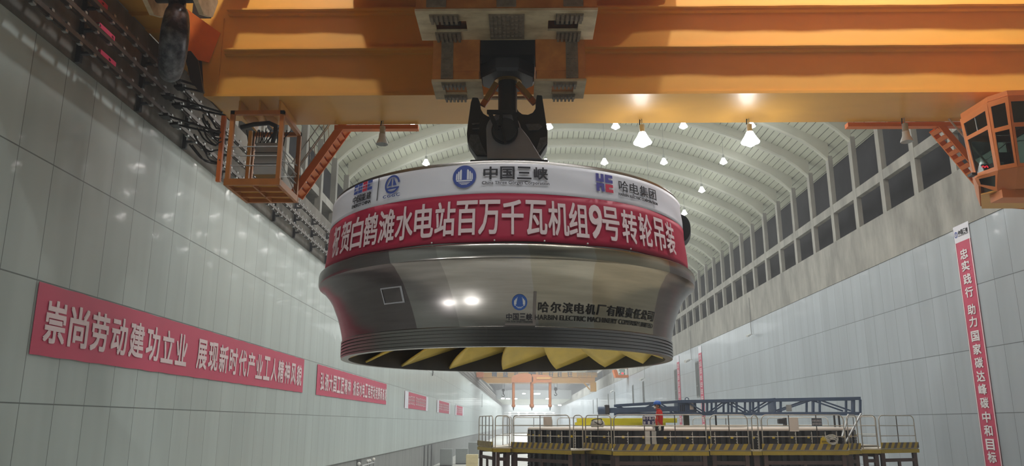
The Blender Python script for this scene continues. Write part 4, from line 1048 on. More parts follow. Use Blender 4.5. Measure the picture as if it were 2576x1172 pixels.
# white sheets leaning between the poles near the worker
wsht = thing('white_sheet', 'pale sheet panels standing against the black rotor behind the worker', 'panel', (4.75, 31.25, -0.95))
for xa in (4.66, 4.92): MB().box(xa, xa+0.19, 31.14, 31.17, -0.95, -0.27).build('sheet', 'white_paint', wsht)
# plastic covers lying on the rotor top
cov = tag(MB().prism([(6.2, 33.2, -0.12), (9.0, 32.8, -0.12), (9.4, 35.0, -0.12), (6.5, 35.4, -0.12)], (0, 0, 0.05)).build('cover_sheet', 'white_paint'), 'white cover sheet lying on top of the rotor behind the worker', 'cover')
DZ = -0.95
def sub(v): return Vector((v.x, v.y, 0))
def platform(label, L, R, depth, striped=True, boards=0, group='work platform sections around the rotor', posts=1, rail=True, legs=True, fade=False):
    L, R = Vector((L[0], L[1], 0)), Vector((R[0], R[1], 0)); mid = (L+R)/2
    d = (R-L).normalized(); n = Vector((-d.y, d.x, 0))
    if n.dot(OC-mid) < 0: n = -n
    wid = (R-L).length
    t = thing('work_platform', label, 'platform', (mid.x, mid.y, Z0), 0, group)
    z = Vector((0, 0, 1)); Dk = z*DZ
    MB().prism([L+Dk-z*0.05, R+Dk-z*0.05, R+n*depth+Dk-z*0.05, L+n*depth+Dk-z*0.05], z*0.05).build('deck', 'deck', t)
    MB().bar(L+Dk-z*0.12, R+Dk-z*0.12, 0.08, 0.14).build('edge_beam', 'mustard', t)
    if striped:
        m = MB(); uvl = m.bm.loops.layers.uv.new('UVMap')
        a = [L-n*0.045+Dk, R-n*0.045+Dk, R-n*0.045+Dk+z*0.22, L-n*0.045+Dk+z*0.22]; b = [p+n*0.03 for p in a]
        va = [m.bm.verts.new(p) for p in a]; vb_ = [m.bm.verts.new(p) for p in b]
        uvs = [(0, 0), (wid, 0), (wid, 0.22), (0, 0.22)]
        for idx in ((0, 1, 2, 3),):
            for V in (va, vb_):
                f = m.bm.faces.new(V)
                for lp, uv in zip(f.loops, uvs): lp[uvl].uv = uv
        for i in range(4):
            j = (i+1) % 4; f = m.bm.faces.new([va[i], va[j], vb_[j], vb_[i]])
            for lp, uv in zip(f.loops, (uvs[i], uvs[j], uvs[j], uvs[i])): lp[uvl].uv = uv
        m.build('toe_board', 'hazard', t)
    if rail:
        h = 1.28; r = 0.2 if wid > 0.8 else 0.15; o = n*0.02
        A, B = L+d*0.06+o, R-d*0.06+o
        path = [A+Dk+z*0.0, A+Dk+z*(h-r)]+[A+Dk+d*r*(1-math.cos(q))+z*(h-r+r*math.sin(q)) for q in (0.4, 0.8, 1.2)]+[A+Dk+d*r+z*h, B+Dk-d*r+z*h]+[B+Dk-d*r*(1-math.cos(q))+z*(h-r+r*math.sin(q)) for q in (1.2, 0.8, 0.4)]+[B+Dk+z*(h-r), B+Dk]
        m = MB(); m.tube(path, 0.022, 6); m.build('guard_rail', 'rail_steel', t, smooth='all')
        for hh in (0.88, 0.48): MB().tube([A+Dk+z*hh, B+Dk+z*hh], 0.019, 6).build('mid_rail', 'rail_steel', t)
        for k in range(posts):
            p = A.lerp(B, (k+1)/(posts+1)); MB().tube([p+Dk, p+Dk+z*h], 0.018, 6).build('rail_post', 'rail_metal', t)
    if legs:
        for p in (L+d*0.15+n*0.1, R-d*0.15+n*0.1):
            MB().bar(p+z*(DZ-0.19), p+z*Z0, 0.15, 0.15, up=(0, 1, 0)).build('leg', 'scaffold', t)
        for zz in (-1.42, -2.4, -3.6):
            MB().bar(L+d*0.15+n*0.1+z*zz, R-d*0.15+n*0.1+z*zz, 0.08, 0.13).build('cross_beam', 'scaffold', t)
        MB().bar(L+d*0.2+n*0.15+z*(DZ-0.2), L+d*0.2+n*(depth)+z*(DZ-0.2), 0.08, 0.14).build('bearer', 'scaffold', t)
        if wid > 1.8: MB().bar(mid+n*0.1+z*-1.42, mid+n*0.1+z*Z0, 0.1, 0.1, up=(0, 1, 0)).build('leg', 'scaffold', t)
    return t
def pz(px, py): p = atZ(px, py, DZ); return (p.x, p.y)
def py_(px, y): p = atY(px, 1130, y); return (p.x, y)     # sections that stand a little proud of the deck line
SEG = [
 ('leftmost striped platform section, with faded grey toe board', pz(1203, 1120), pz(1239, 1124.5), 1.6, True, 3),
 ('plain platform corner between the faded section and the long striped left section', pz(1242, 1125), pz(1284, 1125.5), 2.4, False, 0),
 ('long striped platform section left of the worker, blank board on its rail', pz(1287, 1125), pz(1436, 1130.5), 1.2, True, 1),
 ('narrow unstriped platform gap section left of the white bag', py_(1440, 32.3), py_(1469, 31.9), 0.6, False, 0),
 ('short striped platform section under the white bag', pz(1471, 1127.5), pz(1540, 1131), 0.9, True, 1),
 ('striped platform section the worker in red stands on', pz(1542, 1132.2), pz(1783, 1132.6), 0.85, True, 2),
 ('striped platform section just right of the worker\'s section', py_(1786, 30.75), py_(1889, 30.55), 0.6, True, 1),
 ('narrow platform section with bare edge between two striped sections on the right', py_(1892, 30.6), py_(1915, 30.65), 0.6, False, 0),
 ('long striped platform section with two boards on its rail and yellow sign', pz(1917, 1131.5), pz(2133, 1131.2), 0.8, True, 2),
 ('short striped platform section left of the pale right corner', py_(2136, 31.6), py_(2165, 32.0), 0.8, True, 0),
 ('plain pale platform corner near the right end', pz(2168, 1128), pz(2214, 1128), 1.8, False, 0),
 ('rightmost striped platform section, set back from the rest', pz(2216, 1127.5), pz(2310, 1126), 1.6, True, 1),
]
plats = [platform(*s[:5], posts=s[5]) for s in SEG]
for k in range(7):
    a0 = math.radians(188-28*k); a1 = math.radians(188-28*(k+1)+2)
    L = (OC.x+8.75*math.cos(a0), OC.y+8.75*math.sin(a0)); R = (OC.x+8.75*math.cos(a1), OC.y+8.75*math.sin(a1))
    lab = ['left rear platform section beyond the faded one', 'rear platform section, left of the far hall opening', 'rear platform section in front of the far hooks', 'rear platform section behind the yellow beam', 'rear platform section behind the grey post', 'rear platform section behind the blank board on the right', 'right rear platform section behind the bent railing'][k]
    platform(lab, L, R, 0.9, False, posts=1, legs=k in (0, 6))
# things on the platform
def board(label, a, b, y, m_, name='notice_board', cat='board', text=None, tm='white_ink', thick=0.02):
    pa, pb = atY(a[0], a[1], y), atY(b[0], b[1], y)
    t = thing(name, label, cat, ((pa.x+pb.x)/2, y, pb.z))
    MB().box(pa.x, pb.x, y-thick, y, pb.z, pa.z).build('panel', m_, t)
    if text:
        mm = MB(); rows = len(text); H = pa.z-pb.z; Wd = pb.x-pa.x
        for i, row in enumerate(text):
            for j, (ch, u) in enumerate(row):
                add_flat(mm, text_bm(ch, Wd*0.2, H/rows*0.72, 0.03), lambda u_, v_, w_=0.0: (pa.x+u_, y-thick-0.004-w_, pb.z+v_), Wd*u, H*(1-(i+0.5)/rows))
        mm.build('lettering', tm, t)
        if m_ == 'sign_indigo':
            mm = MB(); mm.tube([(pa.x, y-thick, pb.z), (pb.x, y-thick, pb.z), (pb.x, y-thick, pa.z), (pa.x, y-thick, pa.z)], 0.012, 4, closed=True); mm.build('border', 'white_ink', t)
    return t
yD = plats[5]['base'][1]; yFn = plats[8]['base'][1]; yBn = plats[2]['base'][1]
board('indigo sign with two rows of white characters on the rail left of the worker', (1616, 1047), (1648, 1068.5), yD-0.03, 'sign_indigo', text=[[('转', .14), ('子', .38), ('铁', .62), ('片', .86)], [('放', .14), ('置', .5), ('区', .86)]])
board('blank pale board on the long left platform rail', (1367, 1048), (1388, 1073), yBn-0.05, 'board')
board('blank pinkish board hanging on the right platform rail, left of the dark sign', (1984, 1050), (2010, 1085), yFn-0.04, 'board')
t = board('dark sign with two rows of small white characters on the right platform rail', (2041, 1052), (2068, 1071.5), yFn-0.04, 'sign_dark')
pa, pb = atY(2041, 1052, yFn-0.04), atY(2068, 1071.5, yFn-0.04); P = []; rnd = random.Random(11); Wd = pb.x-pa.x
for r_ in range(2):
    for c_ in range(6): P += fake_glyph(pa.x+Wd*(0.04+0.155*c_), pa.x+Wd*(0.17+0.155*c_), pb.z+0.03+0.12*(1-r_), pb.z+0.12+0.12*(1-r_), rnd)
m = MB(); add_flat(m, poly_bm(P), lambda u, v, w=0: (u, yFn-0.066-w, v)); m.build('lettering', 'white_ink', t)
# yellow floor sign and coil of cable
pa, pb = atY(2064, 1098, yFn+0.12), atY(2088, 1117, yFn+0.12)
ys = thing('floor_sign', 'yellow folding floor sign standing by the striped toe board on the right', 'sign', ((pa.x+pb.x)/2, yFn+0.12, DZ))
w = pb.x-pa.x; m = MB(); m.prism([(pa.x, yFn+0.12, DZ), (pb.x+0.02, yFn+0.12, DZ), (pb.x-0.04, yFn+0.2, pa.z-0.06), (pa.x+w*0.55, yFn+0.2, pa.z), (pa.x+0.06, yFn+0.2, pa.z-0.06)], (0, 0.02, 0)); m.build('panel', 'tag_yellow', ys)
m = MB(); m.prism([(pa.x, yFn+0.36, DZ), (pb.x, yFn+0.36, DZ), (pb.x-0.05, yFn+0.22, pa.z-0.05), (pa.x+0.05, yFn+0.22, pa.z-0.05)], (0, 0.02, 0)); m.build('panel', 'tag_yellow', ys)
P = []
for c_ in range(5): P += fake_glyph(pa.x+0.05+w*0.17*c_, pa.x+0.05+w*(0.17*c_+0.13), DZ+0.26, DZ+0.33, rnd)
m = MB(); add_flat(m, poly_bm(P), lambda u, v, w=0: (u, yFn+0.10+(v-DZ)*0.2, v)); m.build('lettering', 'ink', ys)
m = MB()
cc = atY(2091, 1103, yFn+0.05)
for k in range(7):
    rr = 0.20-0.012*k; ox = 0.03*math.sin(k*2.1)
    m.tube([(cc.x+ox+rr*1.1*math.cos(q), yFn-0.02-0.012*k, cc.z-0.02*k+rr*0.75*math.sin(q)) for q in [2*math.pi*i/20 for i in range(20)]], 0.012, 5, closed=True)
m.tube([(cc.x-0.1, yFn-0.05, cc.z+0.12), (cc.x-0.2, yFn-0.05, cc.z+0.1), (cc.x-0.3, yFn-0.05, cc.z-0.02)], 0.012, 5)
coil = tag(m.build('cable_coil', 'bag', None, smooth='all'), 'loose coil of pale cable tied on the right rail above the yellow sign', 'cable')
# white bag with a cable on the rotor top
bp = atY(1503, 1072, 32.6)
bg = thing('bag', 'white sack with looped dark cable on the rotor edge left of the worker', 'bag', (bp.x, 32.6, -0.12))
m = MB(); m.lathe([(0.02, 0), (0.24, 0.0), (0.29, 0.06), (0.26, 0.2), (0.2, 0.27), (0.02, 0.25)], (0, 0, 0), 20)
for v in m.bm.verts: v.co += Vector((random.uniform(-.02, .02), random.uniform(-.02, .02), random.uniform(-.015, .015)))
m.build('sack', 'bag', bg, local=True, smooth='all')
m = MB(); m.tube([(0.2*math.cos(q)-0.03, -0.1+0.1*math.sin(q), 0.27+0.05*math.cos(q+1)) for q in [2*math.pi*i/16 for i in range(16)]], 0.018, 6, closed=True); m.tube([(0.15, -0.2, 0.28), (0.2, -0.28, 0.15), (0.1, -0.3, 0.08), (-0.15, -0.28, 0.2)], 0.018, 6); m.build('cable', 'cable', bg, local=True, smooth='all')
# yellow beam behind
yb2 = thing('box_girder', 'bright yellow box beam lying behind the platform rails, left of the worker', 'beam', (4.6, 41, -0.15))
pa, pb = atY(1452, 1052, 41), atY(1704, 1071, 41)
m = MB(); m.box(pa.x, pb.x, 41, 41.5, pa.z-0.22, pa.z); m.build('beam', 'box_yellow', yb2, bevel=0.01)
m = MB(); m.box(pa.x-0.1, pb.x-0.6, 40.9, 41.6, max(pb.z-0.05, -0.11), pa.z-0.2); m.build('lower_flange', 'box_yellow', yb2)
# blue lattice arm over the rotor
tr = thing('lattice_arm', 'blue-grey steel lattice arm lying level above the rotor, with a motor at its left end', 'lattice boom', (9, 38, 0.4))
def tp(px, py, f): # front and rear chord planes
    return atY(px, py, f)
yl_, yr_ = 39.5, 36.8
def depth_at(px): return lerp(yl_, yr_, (px-1505)/660)
def tz(px, py, back=0.0): d_ = depth_at(px)+back; p = atY(px, py, depth_at(px)); return Vector((p.x, d_, p.z))
for back in (0.0, 0.9):
    m = MB(); m.bar(tz(1550, 1020, back), tz(1706, 1010, back), 0.10, 0.12); m.build('top_chord', 'blue_steel', tr)
    m = MB(); m.bar(tz(1706, 1010, back), tz(2165, 1002, back), 0.12, 0.14); m.build('top_chord', 'blue_steel', tr)
    m = MB(); m.bar(tz(1550, 1041, back), tz(2165, 1040, back), 0.12, 0.14); m.build('bottom_chord', 'blue_steel', tr)
    for xa, ya2, xb, yb3 in ((1552, 1020, 1600, 1040), (1600, 1040, 1655, 1013), (1660, 1014, 1705, 1040), (1727, 1010, 1778, 1040), (1788, 1040, 1832, 1009), (1836, 1009, 1890, 1039), (1892, 1039, 1945, 1007), (1955, 1036, 2045, 1005), (2062, 1006, 2140, 1033)):
        MB().bar(tz(xa, ya2, back), tz(xb, yb3, back), 0.06, 0.07).build('diagonal', 'blue_steel', tr)
    for x in (1779, 1801, 1832, 1853, 1887, 1908, 1964, 2046, 2062, 2148, 2164): MB().bar(tz(x, 1005, back), tz(x, 1040, back), 0.09, 0.09, up=(0, 1, 0)).build('upright', 'blue_steel', tr)
MB().bar(tz(1515, 1033), tz(1706, 1028), 0.2, 0.24).build('tube_arm', 'blue_steel', tr)
a, b = tz(1505, 1033), tz(1527, 1033)
m = MB(); m.tube([a, b], 0.2, 20); m.build('motor', 'blue_steel', tr, smooth=True)
MB().box(b.x-0.1, b.x+0.1, b.y-0.25, b.y+0.25, b.z-0.2, b.z+0.28).build('gearbox', 'dark_grey', tr, bevel=0.03)
a = tz(1706, 1041); b = tz(1753, 1010); MB().box(a.x, b.x, a.y-0.05, a.y+0.95, a.z, b.z).build('control_box', 'blue_steel', tr, bevel=0.02)
m = MB()
for k in range(3): m.box(a.x+0.09+k*0.09, a.x+0.13+k*0.09, a.y-0.06, a.y-0.04, a.z+0.12, b.z-0.14)
m.build('louvre', 'black_paint', tr)
MB().box(b.x-0.32, b.x-0.14, a.y-0.07, a.y-0.05, a.z+0.2, b.z-0.06).build('label_plate', 'board', tr)
c = tz(1946, 1001); d_ = tz(1953, 1042); MB().box(c.x, d_.x, d_.y-0.06, d_.y+1.0, d_.z, c.z).build('splice_plate', 'blue_steel', tr)
c = tz(1977, 1035); MB().box(c.x, c.x+0.25, c.y-0.1, c.y-0.05, c.z, c.z+0.3).build('bracket', 'galvanised', tr)
m = MB(); q = tz(1728, 1004); m.tube([q+Vector((0.09*math.cos(t_), 0, 0.07*math.sin(t_))) for t_ in [2*math.pi*i/14 for i in range(14)]], 0.02, 6, closed=True); m.build('lifting_eye', 'blue_steel', tr)
a = tz(1724, 1043); MB().box(a.x, a.x+0.24, a.y+0.3, a.y+0.55, -0.14, a.z).build('post', 'olive', tr)
for x in (1805, 2106, 2118): a = tz(x, 1041); MB().bar(a+Vector((0, 0.4, 0)), Vector((a.x, a.y+0.4, -0.14)), 0.07, 0.07, up=(0, 1, 0)).build('prop', 'dark_grey', tr)
for (xa, ya2, xb, yb3) in ((2134, 1042, 2118, 1100), (2166, 1040, 2128, 1112)):
    a = atY(xa, ya2, 33.3); b = atY(xb, yb3, 32.7); MB().bar(a, b, 0.06, 0.05).build('brace', 'galvanised', tr)
sl = thing('work_lamp', 'small dark work lamp on the rail right of the blank board', 'lamp', (atY(1964, 1060, 32.5).x, 32.5, -0.12))
a = atY(1957, 1066, 32.5); b = atY(1974, 1053, 32.5); MB().box(a.x, b.x, 32.4, 32.6, a.z, b.z).build('lamp_body', 'dark_grey', sl, bevel=0.03); MB().box(b.x-0.04, b.x+0.03, 32.35, 32.65, a.z-0.08, b.z+0.03).build('bracket', 'dark_grey', sl)
# ================================================================== WORKER
wk = thing('person', 'person in red jacket, dark trousers and blue helmet standing on the platform facing left', 'person', (atY(1657, 1066, yD+0.38).x, yD+0.38, DZ))
WX, WY = atY(1657, 1066, yD+0.38).x, yD+0.38
def skin_obj(nm, mname, verts, edges, parent, root=0, sub_=2):
    me = bpy.data.meshes.new(nm); me.from_pydata([(WX+v[0], WY+v[1], DZ+v[2]) for v in verts], edges, []); 
    bx = parent['base'] if 'base' in parent.keys() else wk['base']
    me.transform(Matrix.Translation((-bx[0], -bx[1], -bx[2])))
    o = bpy.data.objects.new(nm, me); COL.objects.link(o); o.parent = parent; me.materials.append(MATS[mname])
    sk = o.modifiers.new('skin', 'SKIN'); sk.use_smooth_shade = True
    for i, v in enumerate(verts):
        r = v[3]; me.skin_vertices[0].data[i].radius = (r if isinstance(r, tuple) else (r, r))
    me.skin_vertices[0].data[root].use_root = True
    ss = o.modifiers.new('sub', 'SUBSURF'); ss.levels = sub_; ss.render_levels = sub_
    return o
# body: forward is -x
bv = [(0.02, 0, 0.92, .12), (0.03, 0, 1.10, .12), (0.03, 0, 1.28, .14), (0.02, 0, 1.42, .09), (0.0, 0, 1.48, .055), (-0.02, 0, 1.55, .07), (-0.03, 0, 1.63, (.085, .10)), (-0.02, 0, 1.71, .08),
      (0.02, -.10, 0.86, .085), (0.0, -.10, 0.48, .055), (0.03, -.10, 0.09, .04), (-0.10, -.10, 0.05, .04),
      (0.02, .10, 0.86, .085), (-0.03, .10, 0.48, .055), (-0.01, .10, 0.09, .04), (-0.14, .10, 0.05, .04),
      (0.03, -.19, 1.38, .055), (0.05, -.25, 1.12, .045), (0.0, -.24, 0.88, .032),
      (0.03, .19, 1.38, .055), (0.0, .25, 1.14, .045), (-0.14, .22, 0.95, .032)]
be = [(0, 1), (1, 2), (2, 3), (3, 4), (4, 5), (5, 6), (6, 7), (0, 8), (8, 9), (9, 10), (10, 11), (0, 12), (12, 13), (13, 14), (14, 15), (2, 16), (16, 17), (17, 18), (2, 19), (19, 20), (20, 21)]
bd = skin_obj('body', 'skin', bv, be, wk)
jk = [(0.02, 0, 0.86, (.17, .15)), (0.03, 0, 1.02, (.165, .14)), (0.04, 0, 1.20, (.17, .15)), (0.04, 0, 1.36, (.15, .13)), (0.02, 0, 1.46, (.075, .07)),
      (0.04, -.18, 1.39, .085), (0.07, -.25, 1.13, .07), (0.02, -.24, 0.92, .052), (0.04, .18, 1.39, .085), (0.02, .25, 1.15, .07), (-0.12, .22, 0.97, .052)]
skin_obj('jacket', 'shirt_red', jk, [(0, 1), (1, 2), (2, 3), (3, 4), (3, 5), (5, 6), (6, 7), (3, 8), (8, 9), (9, 10)], wk, 1)
tv = [(0.02, 0, 0.88, (.15, .13)), (0.02, -.09, 0.80, .105), (0.01, -.10, 0.48, .08), (0.03, -.10, 0.08, .07), (0.02, .09, 0.80, .105), (-0.03, .10, 0.48, .08), (-0.01, .10, 0.08, .07)]
skin_obj('trousers', 'trousers', tv, [(0, 1), (1, 2), (2, 3), (0, 4), (4, 5), (5, 6)], wk)
for sy, ox in ((-.10, 0.03), (.10, -0.01)):
    skin_obj('shoe', 'shoe', [(ox+0.06, sy, 0.05, .05), (ox-0.05, sy, 0.05, .05), (ox-0.18, sy, 0.035, (.045, .035))], [(0, 1), (1, 2)], wk)
def glove(ox, oy, oz):
    v = [(ox, oy, oz, .038), (ox-0.005, oy, oz-0.06, (.03, .045)), (ox-0.01, oy, oz-0.11, (.026, .045))]; e = [(0, 1), (1, 2)]
    for k, (dx, ln) in enumerate(((-.036, .07), (-.012, .085), (.012, .08), (.034, .06))):
        b = len(v); v += [(ox-0.01+dx, oy, oz-0.12-ln*0.5, .011), (ox-0.02+dx, oy+0.012, oz-0.12-ln, .010)]; e += [(2, b), (b, b+1)]
    b = len(v); v += [(ox-0.055, oy-0.005, oz-0.08, .013), (ox-0.07, oy, oz-0.125, .011)]; e += [(1, b), (b, b+1)]
    return skin_obj('glove', 'white_cloth', v, e, wk, 0, 1)
glove(0.01, -.25, 0.90); glove(-0.15, .22, 0.94)
hm = MB(); hx_, hz_ = WX-0.02, DZ+1.66
hm.lathe([(0.135, 0.0), (0.14, 0.03), (0.125, 0.09), (0.085, 0.135), (0.03, 0.155), (0.005, 0.157)], (0, 0, 0), 24)
hm.prism([(-0.12, -.09, -0.005), (-0.20, -.05, -0.015), (-0.215, 0, -0.015), (-0.20, .05, -0.015), (-0.12, .09, -0.005)], (0, 0, 0.012))
for v in hm.bm.verts: v.co = Vector((hx_+v.co.x*1.08, WY+v.co.y, hz_+v.co.z))
hm.build('helmet', 'helmet_blue', wk, smooth=True)
m = MB(); m.lathe([(0.005, -0.09), (0.08, -0.08), (0.108, -0.02), (0.112, 0.03)], (0, 0, 0), 20, a0=math.radians(-10), a1=math.radians(190))
for v in m.bm.verts: v.co = Vector((WX-0.01+v.co.x, WY+v.co.y, DZ+1.63+v.co.z))
m.build('hair', 'hair', wk, smooth='all')
m = MB(); m.ball((WX-0.115, WY, DZ+1.565), 0.052, 12, 1.0); m.build('mask', 'white_cloth', wk, smooth='all')
for sy in (-1, 1):
    m = MB(); m.ball((WX-0.108, WY+sy*0.035, DZ+1.635), 0.012, 8); m.build('eye', 'hair', wk, smooth='all')
    m = MB(); m.ball((WX+0.0, WY+sy*0.098, DZ+1.60), 0.026, 8, 1.4); m.build('ear', 'skin', wk, smooth='all')
m = MB(); m.ball((WX-0.125, WY, DZ+1.61), 0.02, 8, 1.3); m.build('nose', 'skin', wk, smooth='all')
m = MB(); m.tube([(WX+0.02+0.075*math.cos(q)-0.01, WY+0.075*math.sin(q), DZ+1.475+0.012*math.cos(q)) for q in [2*math.pi*i/14 for i in range(14)]], 0.025, 6, closed=True); m.build('collar', 'shirt_red', wk, smooth='all')
# ================================================================== FAR CRANE
FY = 190.0
fc = thing('overhead_crane', 'distant second overhead crane of pale orange, seen beneath the runner', 'crane', (4, FY, 9.5))
def fp(px, py, dy=0.0): p = atY(px, py, FY); return Vector((p.x, FY+dy, p.z))
a, b = fp(1212, 963), fp(1497, 948); m = MB(); m.prism([fp(1205, 948), fp(1226, 963), fp(1497, 963), fp(1497, 948)], (0, 5, 0)); m.build('girder', 'yellow', fc)
a = fp(1197, 950); b = fp(1502, 938); MB().box(a.x, b.x, FY-0.4, FY+0.2, fp(1300, 949).z, fp(1300, 937).z).build('walkway_side', 'yellow', fc)
MB().box(-10.9, -9.3, FY-3, FY+7, fp(1200, 950).z, fp(1200, 938).z).build('end_carriage', 'orange', fc)
m = MB()
for i, ch in ((1244, '精'), (1271.5, '益')):
    q = fp(i, 941.5); add_flat(m, text_bm(ch, 1.25, 1.25, 0.03), lambda u, v, w=0: (u, FY-0.45-w, v), q.x, q.z)
P = []
for i in (1299, 1359, 1386, 1408, 1433): q = fp(i, 941.5); P += fake_glyph(q.x-0.65, q.x+0.65, q.z-0.62, q.z+0.62, rnd)
add_flat(m, poly_bm(P), lambda u, v, w=0: (u, FY-0.45-w, v)); m.build('lettering', 'blue_steel', fc)
m = MB()
for zz in (935, 939, 943):
    m.tube([fp(1452, zz, -0.5), fp(1500, zz, -0.5)], 0.05, 5)
for i in range(5): m.tube([fp(1452+i*12, 934, -0.5), fp(1452+i*12, 949, -0.5)], 0.05, 5)
m.build('railing', 'rail_steel', fc)
MB().bar(fp(1455, 948, -0.6), fp(1483, 980, -0.6), 0.25, 0.3).build('stair', 'yellow', fc)
MB().bar(fp(1463, 944, -0.6), fp(1488, 973, -0.6), 0.08, 0.08).build('handrail', 'yellow', fc)
a, b = fp(1485, 985), fp(1499, 962); MB().box(a.x, b.x, FY-1, FY+1, a.z, b.z).build('landing_cage', 'yellow', fc)
fcab = thing('operator_cab', 'small distant orange operator cab high by right wall, under the far crane', 'crane cab', (15, 150, 8.4))
def fq(px, py, y=150.0): p = atY(px, py, y); return Vector(p)
a, b = fq(1546, 948), fq(1594, 929); m = MB()
m.prism([fq(1543, 930), fq(1549, 949), fq(1599, 949), fq(1598, 943), (fq(1556, 943)), fq(1552, 930)], (0, 2.5, 0)); m.build('frame', 'orange', fcab)
q = fq(1566, 936); MB().box(q.x-0.5, q.x+0.5, 150.2, 151.5, q.z-0.7, q.z+0.6).build('cabin', 'cab_glass', fcab)
q = fq(1587, 936); MB().box(q.x-0.5, q.x+0.5, 150.2, 151.5, q.z-0.5, q.z+0.5).build('control_box', 'cabinet', fcab)
q = fq(1565, 939); MB().box(q.x-0.1, q.x+0.25, 150.0, 150.1, q.z-0.15, q.z+0.15).build('tail_light', 'red_glow', fcab)
MB().box(fq(1550, 940).x, fq(1598, 940).x, 150.4, 151.6, fq(1550, 926).z, fq(1550, 924).z).build('roof', 'yellow', fcab)
sb = thing('spreader_frame', 'orange-brown spreader beam with three long hanging legs under the far crane', 'spreader', (2, FY-6, 3.6))
def sp_(px, py, dy=-6.0): p = atY(px, py, FY-6); return Vector((p.x, FY+dy, p.z))
m = MB(); m.prism([sp_(1287, 962), sp_(1287, 949), sp_(1300, 941), sp_(1314, 939), sp_(1334, 940), sp_(1341, 949), sp_(1341, 960), sp_(1330, 962)], (0, 3, 0)); m.build('body', 'cab_orange', sb)
m = MB(); m.prism([sp_(1338, 941), sp_(1375, 943), sp_(1388, 948), sp_(1388, 962), sp_(1350, 962), sp_(1338, 966)], (0, 1.5, 0)); m.build('side_arm', 'cab_orange', sb)
MB().bar(sp_(1350, 951, -6.1), sp_(1384, 951, -6.1), 0.3, 0.5).build('side_rib', 'yellow', sb)
q = sp_(1338, 946, -5); MB().box(q.x-0.5, q.x+0.5, FY-5, FY+0.02, q.z-0.6, q.z+0.2).build('hoist_link', 'dark_grey', sb)
for px, r, pb in ((1291.5, 0.33, 1020), (1338, 0.40, 1020), (1384, 0.33, 1020)):
    a, b = sp_(px, 960, -5.2), sp_(px, pb, -5.2)
    m = MB(); m.tube([a, b], r, 14); lg = m.build('leg', 'cab_orange', sb, smooth=True)
    m = MB(); m.ball(b, r*1.35, 12); m.build('foot', 'cab_orange', lg, smooth='all')
    m = MB(); m.tube([b, sp_(px, 1032, -5.2)], 0.1, 8); m.tube([sp_(px, 1024, -5.2), sp_(px, 1028, -5.2)], 0.17, 8); m.build('pin', 'dark_grey', lg)
MB().tube([sp_(1330, 940, -5), sp_(1348, 940, -5)], 0.6, 16).build('sheave', 'black_paint', sb)
for px, pyt, r, lab in ((1264, 978, 0.35, 'small dark hook hanging left of the spreader\'s legs'), (1401, 975, 0.42, 'small dark hook hanging right of the spreader\'s legs')):
    q = sp_(px, pyt, 1.5); t = thing('crane_hook', lab, 'hook', (q.x, q.y, q.z-1.5), 0, 'far crane hooks')
    m = MB(); m.tube([q+Vector((0, -0.2, 0)), q+Vector((0, 0.2, 0))], r, 16); m.box(q.x-0.12, q.x+0.12, q.y-0.1, q.y+0.1, q.z-1.0, q.z); m.build('block', 'dark_grey', t, smooth=True)
    m = MB(); m.tube([q+Vector((0.28*math.sin(k_*0.35), 0, -1.25+0.28*math.cos(k_*0.35))) for k_ in range(15)], 0.09, 8); m.build('hook', 'dark_grey', t, smooth='all')
    m = MB()
    for s in (-1, 1): m.tube([q+Vector((s*r*0.8, 0, 0)), Vector((q.x+s*r*0.9, q.y, 9.5))], 0.03, 5)
    m.build('ropes', 'cable', t)
# ================================================================== FAR END WALL AND LOW CEILING
structure(MB().box(XL, XR, 330, YF, 9.9, 10.1).build('trim_1', 'white_rib'))
structure(MB().box(XL, XR, 329.5, 330.5, 9.9, 13.5).build('trim_2', 'cabinet'))
for n, (z, lab) in enumerate(((5.7, 'upper'), (4.6, 'lower'))):
    structure(MB().box(XL+1, XR-3, YF-0.6, YF, z, z+0.25).build('trim_%d' % (n+3), 'white_paint'))
    for k in range(6):
        x = XL+4+k*4.6; t = thing('wall_light', '%s row wall light on the far end wall, number %s from left' % (lab, ('one', 'two', 'three', 'four', 'five', 'six')[k]), 'light', (x, YF-0.9, z-0.4), 0, 'wall lights on the far end wall')
        MB().box(x-0.5, x+0.5, YF-0.95, YF-0.6, z-0.22, z-0.05).build('diffuser', 'lamp_glow_soft', t)
for px, py, w in ((1265, 1002.5, 8), (1278, 1003, 10), (1297, 1003, 8), (1318, 990, 8), (1351, 990.5, 16), (1377, 1003, 8), (1408, 1019, 8)):
    q = atY(px, py, 260); ww = w/1980*260/2
    t = thing('ceiling_light', 'flat white ceiling light in the far hall, %s' % {1265: 'leftmost, beside the left hook', 1278: 'long one right of the leftmost', 1297: 'just right of the left spreader leg', 1318: 'small one between the left two spreader legs', 1351: 'widest, right of the middle spreader leg', 1377: 'left of the right spreader leg', 1408: 'tilted one near right wall'}[px], 'light', (q.x, 260, q.z))
    MB().box(q.x-ww, q.x+ww, 259.4, 260.6, q.z-0.16, q.z+0.16).build('diffuser', 'lamp_glow_soft', t, bevel=0.1)
    MB().tube([(q.x, 260, q.z), (q.x, 260, 9.9 if 0 else q.z+2.5)], 0.03, 5).build('hanger', 'galvanised', t)
